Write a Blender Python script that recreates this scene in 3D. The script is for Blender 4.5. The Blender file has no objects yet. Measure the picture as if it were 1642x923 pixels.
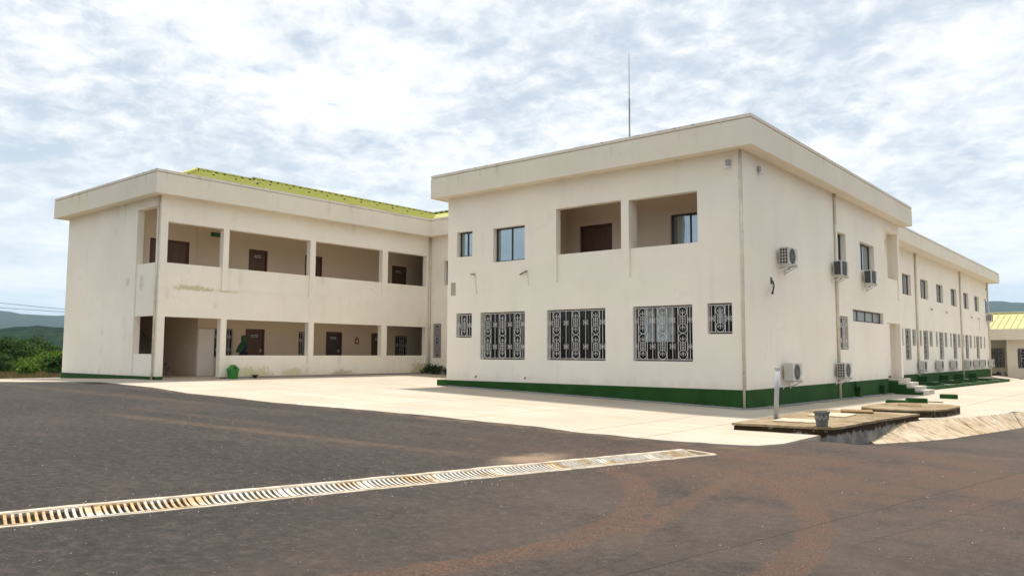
import bpy, bmesh, math, random
from mathutils import Vector, Matrix, noise as mnoise
random.seed(7)
S = bpy.context.scene
COL = S.collection
R_ = math.radians

# ------------------------------------------------------------------ camera
CAM = Vector((9.2364, -21.6961, 1.0348))
YAW, PIT, ROL, FPX = 0.692, 0.0827, 0.0041, 1257.0676
_fw = Vector((-math.sin(YAW)*math.cos(PIT), math.cos(YAW)*math.cos(PIT), math.sin(PIT)))
_rt = Vector((math.cos(YAW), math.sin(YAW), 0)); _up = _rt.cross(_fw)
_r2 = _rt*math.cos(ROL)+_up*math.sin(ROL); _u2 = -_rt*math.sin(ROL)+_up*math.cos(ROL)
cd = bpy.data.cameras.new('camera'); cam = bpy.data.objects.new('camera', cd); COL.objects.link(cam)
M3 = Matrix((_r2, _u2, -_fw)).transposed()
cam.matrix_world = Matrix.Translation(CAM) @ M3.to_4x4()
cd.sensor_width = 36; cd.sensor_fit = 'HORIZONTAL'; cd.lens = 36*FPX/1642
cd.clip_start = .05; cd.clip_end = 60000
S.camera = cam
# ------------------------------------------------------------------ render / colour
S.view_settings.view_transform = 'Standard'; S.view_settings.look = 'None'
S.view_settings.gamma = 1; S.view_settings.exposure = 0.84
S.render.engine = 'CYCLES'
S.cycles.use_denoising = True
S.cycles.max_bounces = 8; S.cycles.diffuse_bounces = 5; S.cycles.volume_bounces = 1
S.cycles.sample_clamp_indirect = 6

# ------------------------------------------------------------------ node helper
class NT:
    def __init__(s, tree): s.t = tree
    def n(s, kind, ins=None, **at):
        nd = s.t.nodes.new('ShaderNode'+kind)
        for k, v in at.items(): setattr(nd, k, v)
        for k, v in (ins or {}).items(): s.put(nd.inputs[k], v)
        return nd
    def put(s, sock, v):
        if hasattr(v, 'is_linked') or hasattr(v, 'links'): s.t.links.new(v, sock)
        elif hasattr(v, 'outputs'): s.t.links.new(v.outputs[0], sock)
        else: sock.default_value = v
    def m(s, op, a, b=0.0, c=0.0, clamp=False):
        nd = s.t.nodes.new('ShaderNodeMath'); nd.operation = op; nd.use_clamp = clamp
        s.put(nd.inputs[0], a); s.put(nd.inputs[1], b); s.put(nd.inputs[2], c); return nd.outputs[0]
    def mr(s, v, a, b, c=0.0, d=1.0, smooth=True):
        nd = s.t.nodes.new('ShaderNodeMapRange'); nd.interpolation_type = 'SMOOTHSTEP' if smooth else 'LINEAR'
        s.put(nd.inputs[0], v)
        for i, q in enumerate((a, b, c, d)): s.put(nd.inputs[i+1], q)
        return nd.outputs[0]
    def mix(s, f, a, b, blend='MIX'):
        nd = s.t.nodes.new('ShaderNodeMix'); nd.data_type = 'RGBA'; nd.blend_type = blend
        s.put(nd.inputs[0], f)
        s.put(nd.inputs[6], a if hasattr(a, 'links') else (*a, 1)); s.put(nd.inputs[7], b if hasattr(b, 'links') else (*b, 1))
        return nd.outputs[2]
    def noise(s, vec, scale, detail=4, rough=.55, dist=0.0):
        nd = s.n('TexNoise', {'Scale': scale, 'Detail': detail, 'Roughness': rough, 'Distortion': dist})
        if vec is not None: s.put(nd.inputs['Vector'], vec)
        return nd.outputs[0]
    def scl(s, vec, sc, loc=(0, 0, 0)):
        nd = s.n('Mapping'); s.put(nd.inputs[0], vec); nd.inputs[1].default_value = loc; nd.inputs[3].default_value = sc
        return nd.outputs[0]

# ------------------------------------------------------------------ sun and sky
SUN = Vector((-0.98, 2.45, 8.45)).normalized()
EL = math.asin(SUN.z); AZ = math.atan2(SUN.x, SUN.y)
W = bpy.data.worlds.new('World'); S.world = W; W.use_nodes = True
wt = W.node_tree; wt.nodes.clear(); w = NT(wt)
sky = w.n('TexSky', sky_type='NISHITA', sun_disc=False, sun_elevation=EL, sun_rotation=AZ, air_density=1.0, dust_density=2.0)
tc = w.n('TexCoord'); sep = w.n('SeparateXYZ', {0: tc.outputs['Generated']})
zz = w.m('MAXIMUM', w.m('ADD', sep.outputs[2], .20), .10)
pv = w.n('CombineXYZ', {0: w.m('DIVIDE', sep.outputs[0], zz), 1: w.m('DIVIDE', sep.outputs[1], zz), 2: 0.0}).outputs[0]
n1 = w.noise(pv, 2.9, 8, .62, .35)
n2 = w.noise(w.scl(pv, (1, 1, 1), (7, 3, 2)), 10.5, 6, .64, .3)
n3 = w.noise(w.scl(pv, (1, 1, 1), (3, 9, 5)), .8, 3, .5)
cov = w.m('ADD', w.m('MULTIPLY', n1, .55), w.m('MULTIPLY', n2, .45))
shade = w.mr(w.m('ADD', cov, w.m('MULTIPLY', w.m('SUBTRACT', n3, .5), .40)), .37, .60)
cl = w.mix(shade, (3.9, 4.45, 5.1), (6.9, 7.0, 7.1))
cl = w.mix(w.mr(cov, .53, .68), cl, (7.6, 7.6, 7.6))
n4 = w.noise(w.scl(pv, (1, 1, 1), (1, 4, 8)), .62, 3, .5)
cl = w.mix(w.m('MULTIPLY', w.mr(n4, .44, .64), .42), cl, (6.4, 6.6, 6.85))
hole = w.mr(n2, .22, .34, 0.0, 1.0)
skyb = w.mix(.55, sky.outputs[0], (2.6, 3.8, 5.6))
cl = w.mix(w.m('ADD', w.m('MULTIPLY', hole, .6), .4), skyb, cl)
hz = w.mr(sep.outputs[2], .0, .30, 1.0, 0.0)
low = w.noise(w.scl(tc.outputs['Generated'], (2, 2, 14)), 2.2, 4, .55)
cl = w.mix(w.m('MULTIPLY', hz, .8), cl, w.mix(w.mr(low, .38, .62), (4.2, 4.95, 5.5), (6.6, 6.9, 7.1)))
bg = w.n('Background', {'Color': cl, 'Strength': .088}); wo = w.n('OutputWorld', {'Surface': bg})
sl = bpy.data.lights.new('sun', 'SUN'); sl.energy = 3.0; sl.angle = R_(3.0); sl.color = (1, .955, .88)
so = bpy.data.objects.new('sun', sl); COL.objects.link(so)
so.rotation_euler = SUN.to_track_quat('Z', 'Y').to_euler(); so.location = (0, 0, 40)

# ------------------------------------------------------------------ ground heights
def interp(x, xs, ys):
    if x <= xs[0]: return ys[0]
    for i in range(1, len(xs)):
        if x <= xs[i]:
            t = (x-xs[i-1])/(xs[i]-xs[i-1]); return ys[i-1]+t*(ys[i]-ys[i-1])
    return ys[-1]
def clip(v, a, b): return max(a, min(b, v))
def HA(x, y):
    return interp(x, [-60, -29, -21.8, -20, -12, 0, 6, 60], [-.25, -.16, -.03, -.03, -.23, -.54, -.60, -.62]) - .0075*clip(y, 0, 60)*clip((x+4)/4, 0, 1)
def HR(x, y):
    g = clip((y+6.6)/3.1, 0, 1); g = g*g*(3-2*g)
    return HA(x, y) - .012 - interp(x, [-60, 1, 4, 5, 7, 60], [0, 0, .25, .29, .32, .36])*g - interp(x, [-60, 0, 4, 60], [0, 0, .03, .06])

# ------------------------------------------------------------------ mesh helper
class MB:
    def __init__(s): s.v = []; s.f = []
    def add(s, vs, fs):
        o = len(s.v); s.v += [tuple(p) for p in vs]; s.f += [tuple(i+o for i in q) for q in fs]; return s
    def box(s, x0, x1, y0, y1, z0, z1):
        if x0 > x1: x0, x1 = x1, x0
        if y0 > y1: y0, y1 = y1, y0
        if z0 > z1: z0, z1 = z1, z0
        return s.add([(x0,y0,z0),(x1,y0,z0),(x1,y1,z0),(x0,y1,z0),(x0,y0,z1),(x1,y0,z1),(x1,y1,z1),(x0,y1,z1)],
              [(0,3,2,1),(4,5,6,7),(0,1,5,4),(1,2,6,5),(2,3,7,6),(3,0,4,7)])
    def bbox(s, fr, u0, u1, d0, d1, z0, z1):
        vs = [fr(u, d, z) for z in (z0, z1) for u, d in ((u0, d0), (u1, d0), (u1, d1), (u0, d1))]
        return s.add(vs, [(0,3,2,1),(4,5,6,7),(0,1,5,4),(1,2,6,5),(2,3,7,6),(3,0,4,7)])
    def prism(s, pts, z0, z1):
        n = len(pts)
        return s.add([(p[0], p[1], z0) for p in pts]+[(p[0], p[1], z1) for p in pts],
              [tuple(range(n-1, -1, -1)), tuple(range(n, 2*n))]+[(i, (i+1) % n, n+(i+1) % n, n+i) for i in range(n)])
    def tube(s, path, r, n=6, closed=False, caps=True):
        P = [Vector(p) for p in path]; m = len(P); o = len(s.v); rs = r if isinstance(r, (list, tuple)) else [r]*m
        nrm = None
        for i in range(m):
            if closed: t = P[(i+1) % m]-P[i-1]
            else: t = P[min(i+1, m-1)]-P[max(i-1, 0)]
            t = t.normalized() if t.length > 1e-9 else Vector((0, 0, 1))
            if nrm is None:
                a = Vector((0, 0, 1)) if abs(t.z) < .9 else Vector((1, 0, 0)); nrm = (a-t*a.dot(t)).normalized()
            else:
                nrm = nrm-t*nrm.dot(t)
                nrm = nrm.normalized() if nrm.length > 1e-6 else t.orthogonal().normalized()
            b = t.cross(nrm)
            for k in range(n):
                a = 2*math.pi*k/n+math.pi/4
                s.v.append(tuple(P[i]+(nrm*math.cos(a)+b*math.sin(a))*rs[i]))
        for i in range(m if closed else m-1):
            j = (i+1) % m
            for k in range(n):
                k2 = (k+1) % n
                s.f.append((o+i*n+k, o+i*n+k2, o+j*n+k2, o+j*n+k))
        if caps and not closed:
            s.f.append(tuple(o+k for k in range(n-1, -1, -1))); s.f.append(tuple(o+(m-1)*n+k for k in range(n)))
        return s
    def lathe(s, prof, c=(0, 0, 0), n=16, axis='z'):
        o = len(s.v)
        for r, h in prof:
            for k in range(n):
                a = 2*math.pi*k/n; x, y = r*math.cos(a), r*math.sin(a)
                q = (x, y, h) if axis == 'z' else ((h, x, y) if axis == 'x' else (x, h, y))
                s.v.append((c[0]+q[0], c[1]+q[1], c[2]+q[2]))
        for i in range(len(prof)-1):
            for k in range(n):
                k2 = (k+1) % n; s.f.append((o+i*n+k, o+i*n+k2, o+(i+1)*n+k2, o+(i+1)*n+k))
        s.f.append(tuple(o+k for k in range(n-1, -1, -1))); s.f.append(tuple(o+(len(prof)-1)*n+k for k in range(n)))
        return s
    def mesh(s, name, mat, off=(0, 0, 0), smooth=False, bevel=0):
        me = bpy.data.meshes.new(name)
        me.from_pydata([(a-off[0], b-off[1], c-off[2]) for a, b, c in s.v], [], s.f)
        bm = bmesh.new(); bm.from_mesh(me)
        bmesh.ops.recalc_face_normals(bm, faces=bm.faces)
        if bevel: bmesh.ops.bevel(bm, geom=[e for e in bm.edges if len(e.link_faces) == 2 and e.calc_face_angle(0) > .5], offset=bevel, segments=1, affect='EDGES')
        bm.to_mesh(me); bm.free()
        me.materials.append(mat)
        if smooth:
            for p in me.polygons: p.use_smooth = True
        return me
    def build(s, name, mat, parent=None, off=None, smooth=False, bevel=0):
        if off is None: off = OFF.get(parent, (0, 0, 0)) if parent else (0, 0, 0)
        ob = bpy.data.objects.new(name, s.mesh(name, mat, off, smooth, bevel)); COL.objects.link(ob)
        if parent: ob.parent = parent; OFF[ob] = off
        return ob
OFF = {}
def tag(o, label=None, cat=None, group=None, kind=None):
    if label: o['label'] = label
    if cat: o['category'] = cat
    if group: o['group'] = group
    if kind: o['kind'] = kind
    return o
def empty(name, loc, label=None, cat=None, group=None, kind=None):
    e = bpy.data.objects.new(name, None); COL.objects.link(e); e.location = loc; OFF[e] = tuple(loc)
    e.empty_display_size = .2
    return tag(e, label, cat, group, kind)
def local_empty(name, loc, *a, **k):
    e = empty(name, loc, *a, **k); OFF[e] = (0, 0, 0); return e
def copy_tree(o, parent=None):
    c = o.copy(); COL.objects.link(c); c.parent = parent
    for ch in list(o.children): copy_tree(ch, c)
    return c
FA = lambda y0: (lambda u, d, z: (u, y0+d, z))
FB = lambda x0: (lambda u, d, z: (x0-d, u, z))
def wall(mb, fr, u0, u1, z0, z1, t, holes, d0=0.0):
    us = sorted({u0, u1, *[h[0] for h in holes], *[h[1] for h in holes]}); zs = sorted({z0, z1, *[h[2] for h in holes], *[h[3] for h in holes]})
    us = [u for u in us if u0 <= u <= u1]; zs = [z for z in zs if z0 <= z <= z1]
    def solid(i, j):
        if i < 0 or j < 0 or i >= len(us)-1 or j >= len(zs)-1: return False
        cu, cz = (us[i]+us[i+1])/2, (zs[j]+zs[j+1])/2
        return not any(h[0] < cu < h[1] and h[2] < cz < h[3] for h in holes)
    idx = {}
    def vid(i, j, k):
        if (i, j, k) not in idx:
            idx[(i, j, k)] = len(mb.v); mb.v.append(fr(us[i], d0 if k == 0 else d0+t, zs[j]))
        return idx[(i, j, k)]
    for i in range(len(us)-1):
        for j in range(len(zs)-1):
            if not solid(i, j): continue
            mb.f.append((vid(i,j,0), vid(i+1,j,0), vid(i+1,j+1,0), vid(i,j+1,0)))
            mb.f.append((vid(i,j,1), vid(i,j+1,1), vid(i+1,j+1,1), vid(i+1,j,1)))
            if not solid(i-1, j): mb.f.append((vid(i,j,0), vid(i,j+1,0), vid(i,j+1,1), vid(i,j,1)))
            if not solid(i+1, j): mb.f.append((vid(i+1,j,0), vid(i+1,j,1), vid(i+1,j+1,1), vid(i+1,j+1,0)))
            if not solid(i, j-1): mb.f.append((vid(i,j,0), vid(i,j,1), vid(i+1,j,1), vid(i+1,j,0)))
            if not solid(i, j+1): mb.f.append((vid(i,j+1,0), vid(i+1,j+1,0), vid(i+1,j+1,1), vid(i,j+1,1)))
    return mb
def inset(poly, t):
    n = len(poly); out = []
    for i in range(n):
        p0, p1, p2 = Vector(poly[i-1]), Vector(poly[i]), Vector(poly[(i+1) % n])
        a = (p1-p0).normalized(); b = (p2-p1).normalized()
        na, nb = Vector((-a.y, a.x)), Vector((-b.y, b.x))
        m = (na+nb); m = m/(1+na.dot(nb))
        out.append(tuple(p1+m*t))
    return out
def band(mb, poly, z0, z1, thick, ins=0.0):
    o = inset(poly, ins) if ins else poly; i_ = inset(poly, ins+thick); n = len(o)
    vs = [(p[0], p[1], z0) for p in o]+[(p[0], p[1], z1) for p in o]+[(p[0], p[1], z0) for p in i_]+[(p[0], p[1], z1) for p in i_]
    fs = []
    for k in range(n):
        j = (k+1) % n
        fs += [(k, j, n+j, n+k), (2*n+k, 3*n+k, 3*n+j, 2*n+j), (n+k, n+j, 3*n+j, 3*n+k), (k, 2*n+k, 2*n+j, j)]
    mb.add(vs, fs)

# ------------------------------------------------------------------ materials
def newmat(name):
    m = bpy.data.materials.new(name); m.use_nodes = True; t = m.node_tree; t.nodes.clear(); q = NT(t)
    b = q.n('BsdfPrincipled'); q.n('OutputMaterial', {'Surface': b}); return m, q, b
def plain(name, col, rough=.6, metal=0.0, var=.0, scale=6, spec=.5):
    m, q, b = newmat(name)
    c = (*col, 1)
    if var:
        g = q.n('NewGeometry'); nz = q.noise(g.outputs['Position'], scale, 4)
        c = q.mix(q.mr(nz, .3, .7), tuple(x*(1-var) for x in col), tuple(min(1, x*(1+var)) for x in col))
    q.put(b.inputs['Base Color'], c); b.inputs['Roughness'].default_value = rough; b.inputs['Metallic'].default_value = metal
    b.inputs['Specular IOR Level'].default_value = spec
    return m
def paint(name, col, top=None, moss=None, streak=.16):
    m, q, b = newmat(name); g = q.n('NewGeometry'); P = g.outputs['Position']
    sp = q.n('SeparateXYZ', {0: P}); z = sp.outputs[2]
    big = q.noise(P, .45, 5, .6)
    c = q.mix(q.mr(big, .3, .72), tuple(x*.94 for x in col), col)
    st = q.noise(q.scl(P, (2.6, 2.6, .22)), 1.0, 3, .5)
    st2 = q.noise(P, 1.3, 4, .6)
    f = q.m('MULTIPLY', q.mr(st, .50, .82), q.mr(st2, .42, .66))
    c = q.mix(q.m('MULTIPLY', f, streak), c, (.36, .31, .22))
    spots = q.noise(P, 3.1, 5, .7)
    c = q.mix(q.m('MULTIPLY', q.mr(spots, .66, .80), .22), c, (.34, .31, .25))
    spl = q.noise(q.scl(P, (1, 1, .55)), 2.4, 6, .72); sz = q.m('ADD', z, q.m('MULTIPLY', q.m('SUBTRACT', spl, .5), -1.1))
    c = q.mix(q.mr(sz, -.15, .34, .22, 0.0), c, (.47, .35, .23))
    rp = q.n('TexVoronoi', {'Vector': q.scl(P, (.5, .5, .8)), 'Scale': 1.0}); c = q.mix(.045, c, rp.outputs['Color'], 'SOFT_LIGHT')
    cr = q.n('TexVoronoi', {'Vector': q.n('VectorMath', {0: P, 1: q.n('TexNoise', {'Vector': P, 'Scale': 1.7, 'Detail': 4.0}).outputs['Color']}, operation='ADD').outputs[0], 'Scale': .34}, feature='DISTANCE_TO_EDGE')
    c = q.mix(q.m('MULTIPLY', q.mr(cr.outputs[0], .0015, .005, 1.0, 0.0), q.m('MULTIPLY', q.mr(big, .52, .62), .14)), c, (.25, .2, .15))
    if top:   # runs of dirt and algae that start under the coping
        run = q.noise(q.scl(P, (4.2, 4.2, .35), (3, 1, 0)), 1.0, 4, .6)
        loc = q.noise(q.scl(P, (1, 1, .3)), .55, 2, .5)
        a = q.m('MULTIPLY', q.mr(z, top[0], top[1]), q.m('MULTIPLY', q.mr(run, .52, .72), q.mr(loc, .50, .64)))
        c = q.mix(q.m('MULTIPLY', a, .42), c, (.36, .30, .10))
        edge = q.noise(q.scl(P, (7, 7, 3)), 1.0, 3, .6)
        a2 = q.m('MULTIPLY', q.mr(z, top[1]+.08, top[1]+.13), q.m('MULTIPLY', q.mr(edge, .54, .66), q.mr(loc, .40, .62)))
        c = q.mix(q.m('MULTIPLY', a2, .7), c, (.05, .045, .03))
    if moss:
        for (cx, cy, cz, r, k, colr) in moss:
            dv = q.n('VectorMath', {0: P, 1: (cx, cy, cz)}, operation='SUBTRACT')
            dv = q.n('VectorMath', {0: dv.outputs[0], 1: (1/r, 1/r, 1/(r*k))}, operation='MULTIPLY')
            ln = q.n('VectorMath', {0: dv.outputs[0]}, operation='LENGTH').outputs['Value']
            nz = q.noise(P, 4.5, 6, .7)
            a = q.mr(q.m('ADD', ln, q.m('MULTIPLY', q.m('SUBTRACT', nz, .5), 2.6)), .35, 1.0, 1.0, 0.0)
            c = q.mix(q.m('MULTIPLY', a, .5), c, colr)
    q.put(b.inputs['Base Color'], c); b.inputs['Roughness'].default_value = .88; b.inputs['Specular IOR Level'].default_value = .25
    fine = q.noise(P, 55, 3, .6)
    bp = q.n('Bump', {'Height': q.m('ADD', fine, q.m('MULTIPLY', big, 3)), 'Strength': .25, 'Distance': .012})
    q.put(b.inputs['Normal'], bp.outputs[0])
    return m
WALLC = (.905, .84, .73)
MOSSY = (.42, .37, .06)
M = {}
M['wall'] = paint('wall_paint', WALLC)
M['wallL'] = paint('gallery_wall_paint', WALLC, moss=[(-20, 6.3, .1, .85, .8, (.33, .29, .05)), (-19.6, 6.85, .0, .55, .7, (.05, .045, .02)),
      (-20, -6.0, 3.52, .95, .16, MOSSY), (-20, -4.6, 3.47, .9, .05, MOSSY), (-20, -3.3, .1, 1.2, .38, (.45, .41, .12)), (-20, 1.4, .03, .9, .3, (.34, .29, .1)),
      (-20, -1.2, .12, .7, .5, (.5, .45, .14)), (-21.55, -7.4, 3.7, .26, 1.5, (.5, .45, .36)), (-22.6, -7.4, 3.8, .2, 1.2, (.5, .45, .36))], streak=.3)
M['fascia'] = paint('fascia_paint', (.82, .75, .625), top=(7.25, 7.74), streak=.3)
M['annexwall'] = paint('annex_paint', (.76, .70, .57))
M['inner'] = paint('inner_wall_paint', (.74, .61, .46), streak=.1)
def green_paint():
    m, q, b = newmat('green_plinth_paint'); g = q.n('NewGeometry'); P = g.outputs['Position']
    a = q.noise(P, 1.2, 5, .6); s2 = q.noise(q.scl(P, (3, 3, .8)), 2.0, 5, .7)
    c = q.mix(q.mr(a, .3, .7), (.012, .055, .008), (.021, .084, .013))
    c = q.mix(q.m('MULTIPLY', q.mr(s2, .6, .78), .4), c, (.06, .10, .04))
    q.put(b.inputs['Base Color'], c); b.inputs['Roughness'].default_value = .75; b.inputs['Specular IOR Level'].default_value = .2
    q.put(b.inputs['Normal'], q.n('Bump', {'Height': q.noise(P, 30, 3), 'Strength': .3, 'Distance': .01}).outputs[0]); return m
M['green'] = green_paint()
M['coping'] = paint('coping_paint', (.78, .71, .61), top=(7.6, 7.76), streak=.4)
M['frame'] = plain('window_frame_brown', (.045, .028, .020), .45)
M['tread'] = plain('stair_tile', (.30, .25, .20), .5, var=.15)
M['floor'] = plain('floor_tile', (.42, .34, .26), .4, var=.12)
def wood():
    m, q, b = newmat('door_wood'); g = q.n('NewGeometry'); P = g.outputs['Position']
    a = q.noise(q.scl(P, (14, 14, .7)), 1.6, 4, .6, .4)
    q.put(b.inputs['Base Color'], q.mix(q.mr(a, .3, .7), (.075, .034, .017), (.135, .066, .032))); b.inputs['Roughness'].default_value = .5; return m
M['wood'] = wood(); M['doorframe'] = plain('door_frame_wood', (.10, .026, .016), .5, var=.2)
def glass(name, col, met, rough=.04):
    m, q, b = newmat(name); g = q.n('NewGeometry')
    b.inputs['Base Color'].default_value = (*col, 1); b.inputs['Metallic'].default_value = met; b.inputs['Roughness'].default_value = rough
    nz = q.noise(g.outputs['Position'], 1.1, 2); q.put(b.inputs['Normal'], q.n('Bump', {'Height': nz, 'Strength': .12, 'Distance': .05}).outputs[0]); return m
M['glass'] = glass('blue_reflective_glass', (.36, .44, .48), .85)
M['darkglass'] = glass('dark_window_glass', (.012, .012, .012), .0, .12)
M['frosted'] = plain('frosted_grey_glass', (.26, .28, .29), .3)
M['curtain'] = plain('pale_curtain', (.30, .33, .35), .9, var=.3, scale=5)
M['iron'] = plain('white_painted_iron', (.70, .68, .64), .5, var=.08, scale=9)
M['pvc'] = plain('painted_downpipe', (.66, .60, .49), .55, var=.1, scale=3)
M['pvcgrey'] = plain('grey_pvc', (.38, .375, .39), .5, var=.1, scale=4)
M['acw'] = plain('air_conditioner_casing', (.56, .54, .49), .5, var=.06, scale=3)
M['acd'] = plain('dark_coil', (.05, .05, .05), .6)
M['acg'] = plain('fan_grey', (.22, .22, .21), .5)
M['steel'] = plain('galvanised_steel', (.42, .43, .44), .45, .6, var=.12)
M['black'] = plain('black_plastic', (.02, .02, .02), .5)
M['cable'] = plain('pale_cable', (.55, .48, .36), .6)
M['roof'] = plain('lime_roof_sheet', (.33, .33, .055), .6, var=.06, scale=1.2)
M['roofy'] = plain('lime_ridge_sheet', (.40, .385, .14), .6, var=.1, scale=2)
M['roofrib'] = plain('annex_roof_rib', (.36, .33, .09), .55)
M['dark'] = plain('dark_gap', (.02, .025, .015), .8)
def concrete():
    m, q, b = newmat('pale_concrete'); g = q.n('NewGeometry'); P = g.outputs['Position']
    a = q.noise(P, .35, 6, .65); c = q.mix(q.mr(a, .3, .7), (.415, .36, .285), (.485, .43, .35))
    br = q.noise(q.scl(P, (.25, 2.2, 1)), 1.0, 5, .65, .6); c = q.mix(q.m('MULTIPLY', q.mr(br, .50, .72), .6), c, (.40, .29, .18))
    d = q.noise(P, 2.3, 5, .7); c = q.mix(q.m('MULTIPLY', q.mr(d, .62, .8), .4), c, (.42, .33, .23))
    s = q.noise(P, 24, 3, .6); c = q.mix(q.m('MULTIPLY', q.mr(s, .66, .74), .5), c, (.30, .24, .17))
    q.put(b.inputs['Base Color'], c); b.inputs['Roughness'].default_value = .9; b.inputs['Specular IOR Level'].default_value = .2
    q.put(b.inputs['Normal'], q.n('Bump', {'Height': q.noise(P, 40, 4, .7), 'Strength': .3, 'Distance': .01}).outputs[0]); return m
M['conc'] = concrete()
def batter():
    m, q, b = newmat('stained_sloping_concrete'); g = q.n('NewGeometry'); P = g.outputs['Position']
    a = q.noise(P, .8, 5, .65); c = q.mix(q.mr(a, .3, .7), (.40, .30, .185), (.54, .455, .34))
    st = q.noise(q.scl(P, (1.6, 4.0, 2)), 1.6, 6, .75, .8); c = q.mix(q.m('MULTIPLY', q.mr(st, .45, .64), .85), c, (.15, .09, .04))
    o = q.noise(P, 1.6, 5, .7); c = q.mix(q.m('MULTIPLY', q.mr(o, .52, .70), .6), c, (.42, .24, .085))
    q.put(b.inputs['Base Color'], c); b.inputs['Roughness'].default_value = .9
    q.put(b.inputs['Normal'], q.n('Bump', {'Height': q.noise(P, 22, 4, .7), 'Strength': .4, 'Distance': .015}).outputs[0]); return m
M['batter'] = batter()
def tankmat(side):
    m, q, b = newmat('weathered_tank_'+('side' if side else 'top')); g = q.n('NewGeometry'); P = g.outputs['Position']
    a = q.noise(P, 1.5, 6, .7); e = q.noise(P, 6, 5, .7)
    if side:
        c = q.mix(q.mr(a, .35, .65), (.16, .15, .135), (.31, .295, .27))
        sp = q.n('SeparateXYZ', {0: P}); dr = q.noise(q.scl(P, (3, 3, .2)), 1.6, 4, .7)
        dz = q.m('ADD', sp.outputs[2], q.m('MULTIPLY', q.m('SUBTRACT', dr, .5), .32))
        c = q.mix(q.mr(dz, -.62, -.56), c, (.035, .022, .010))
        c = q.mix(q.m('MULTIPLY', q.mr(e, .58, .7), .6), c, (.38, .36, .33))
    else:
        c = q.mix(q.mr(a, .35, .65), (.19, .135, .072), (.32, .245, .155))
        c = q.mix(q.mr(e, .54, .72), c, (.40, .34, .25)); c = q.mix(q.mr(q.noise(P, 2.6, 6, .75), .55, .68), c, (.075, .05, .022))
    q.put(b.inputs['Base Color'], c); b.inputs['Roughness'].default_value = .95; b.inputs['Specular IOR Level'].default_value = .15
    q.put(b.inputs['Normal'], q.n('Bump', {'Height': e, 'Strength': .6, 'Distance': .03}).outputs[0]); return m
M['tanktop'] = tankmat(False); M['tankside'] = tankmat(True)
M['cover'] = plain('pale_cover_slab', (.50, .42, .30), .9, var=.25, scale=4)
M['coverbrown'] = plain('brown_cover_slab', (.22, .13, .05), .9, var=.3, scale=4)
M['edge'] = plain('drain_edge_concrete', (.46, .39, .30), .9, var=.3, scale=5)
M['pot'] = plain('grey_cement_pot', (.15, .145, .135), .9, var=.35, scale=9); M['relief'] = plain('pot_relief', (.36, .35, .33), .9, var=.2, scale=9)
M['step'] = plain('step_cement', (.52, .47, .40), .85, var=.15, scale=3)
M['gravel'] = plain('grey_gravel', (.30, .29, .29), .9, var=.5, scale=30)
M['bin'] = plain('green_bin_plastic', (.012, .19, .025), .45)
M['red'] = plain('red_sign', (.35, .02, .02), .5); M['white'] = plain('white_plastic', (.75, .75, .74), .5)
M['exit'] = plain('green_exit_panel', (.01, .07, .03), .4)
M['wire'] = plain('power_wire', (.03, .03, .03), .6); M['polewood'] = plain('pole_timber', (.16, .12, .08), .85, var=.2)
def grate():
    m, q, b = newmat('rusty_galvanised_grate'); g = q.n('NewGeometry'); P = g.outputs['Position']
    a = q.noise(P, 2.2, 5, .65); e = q.noise(P, 14, 4, .6)
    c = q.mix(q.mr(e, .3, .7), (.44, .40, .33), (.60, .56, .49))
    c = q.mix(q.m('MULTIPLY', q.mr(a, .47, .62), .8), c, q.mix(q.mr(e, .35, .65), (.30, .15, .035), (.46, .29, .07)))
    q.put(b.inputs['Base Color'], c); b.inputs['Roughness'].default_value = .65; b.inputs['Metallic'].default_value = .15; return m
M['grate'] = grate()
def circum(a, b, c):
    ax, ay = a; bx, by = b; cx, cy = c
    d = 2*(ax*(by-cy)+bx*(cy-ay)+cx*(ay-by))
    ux = ((ax*ax+ay*ay)*(by-cy)+(bx*bx+by*by)*(cy-ay)+(cx*cx+cy*cy)*(ay-by))/d
    uy = ((ax*ax+ay*ay)*(cx-bx)+(bx*bx+by*by)*(ax-cx)+(cx*cx+cy*cy)*(bx-ax))/d
    return ux, uy, math.hypot(ax-ux, ay-uy)
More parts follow.
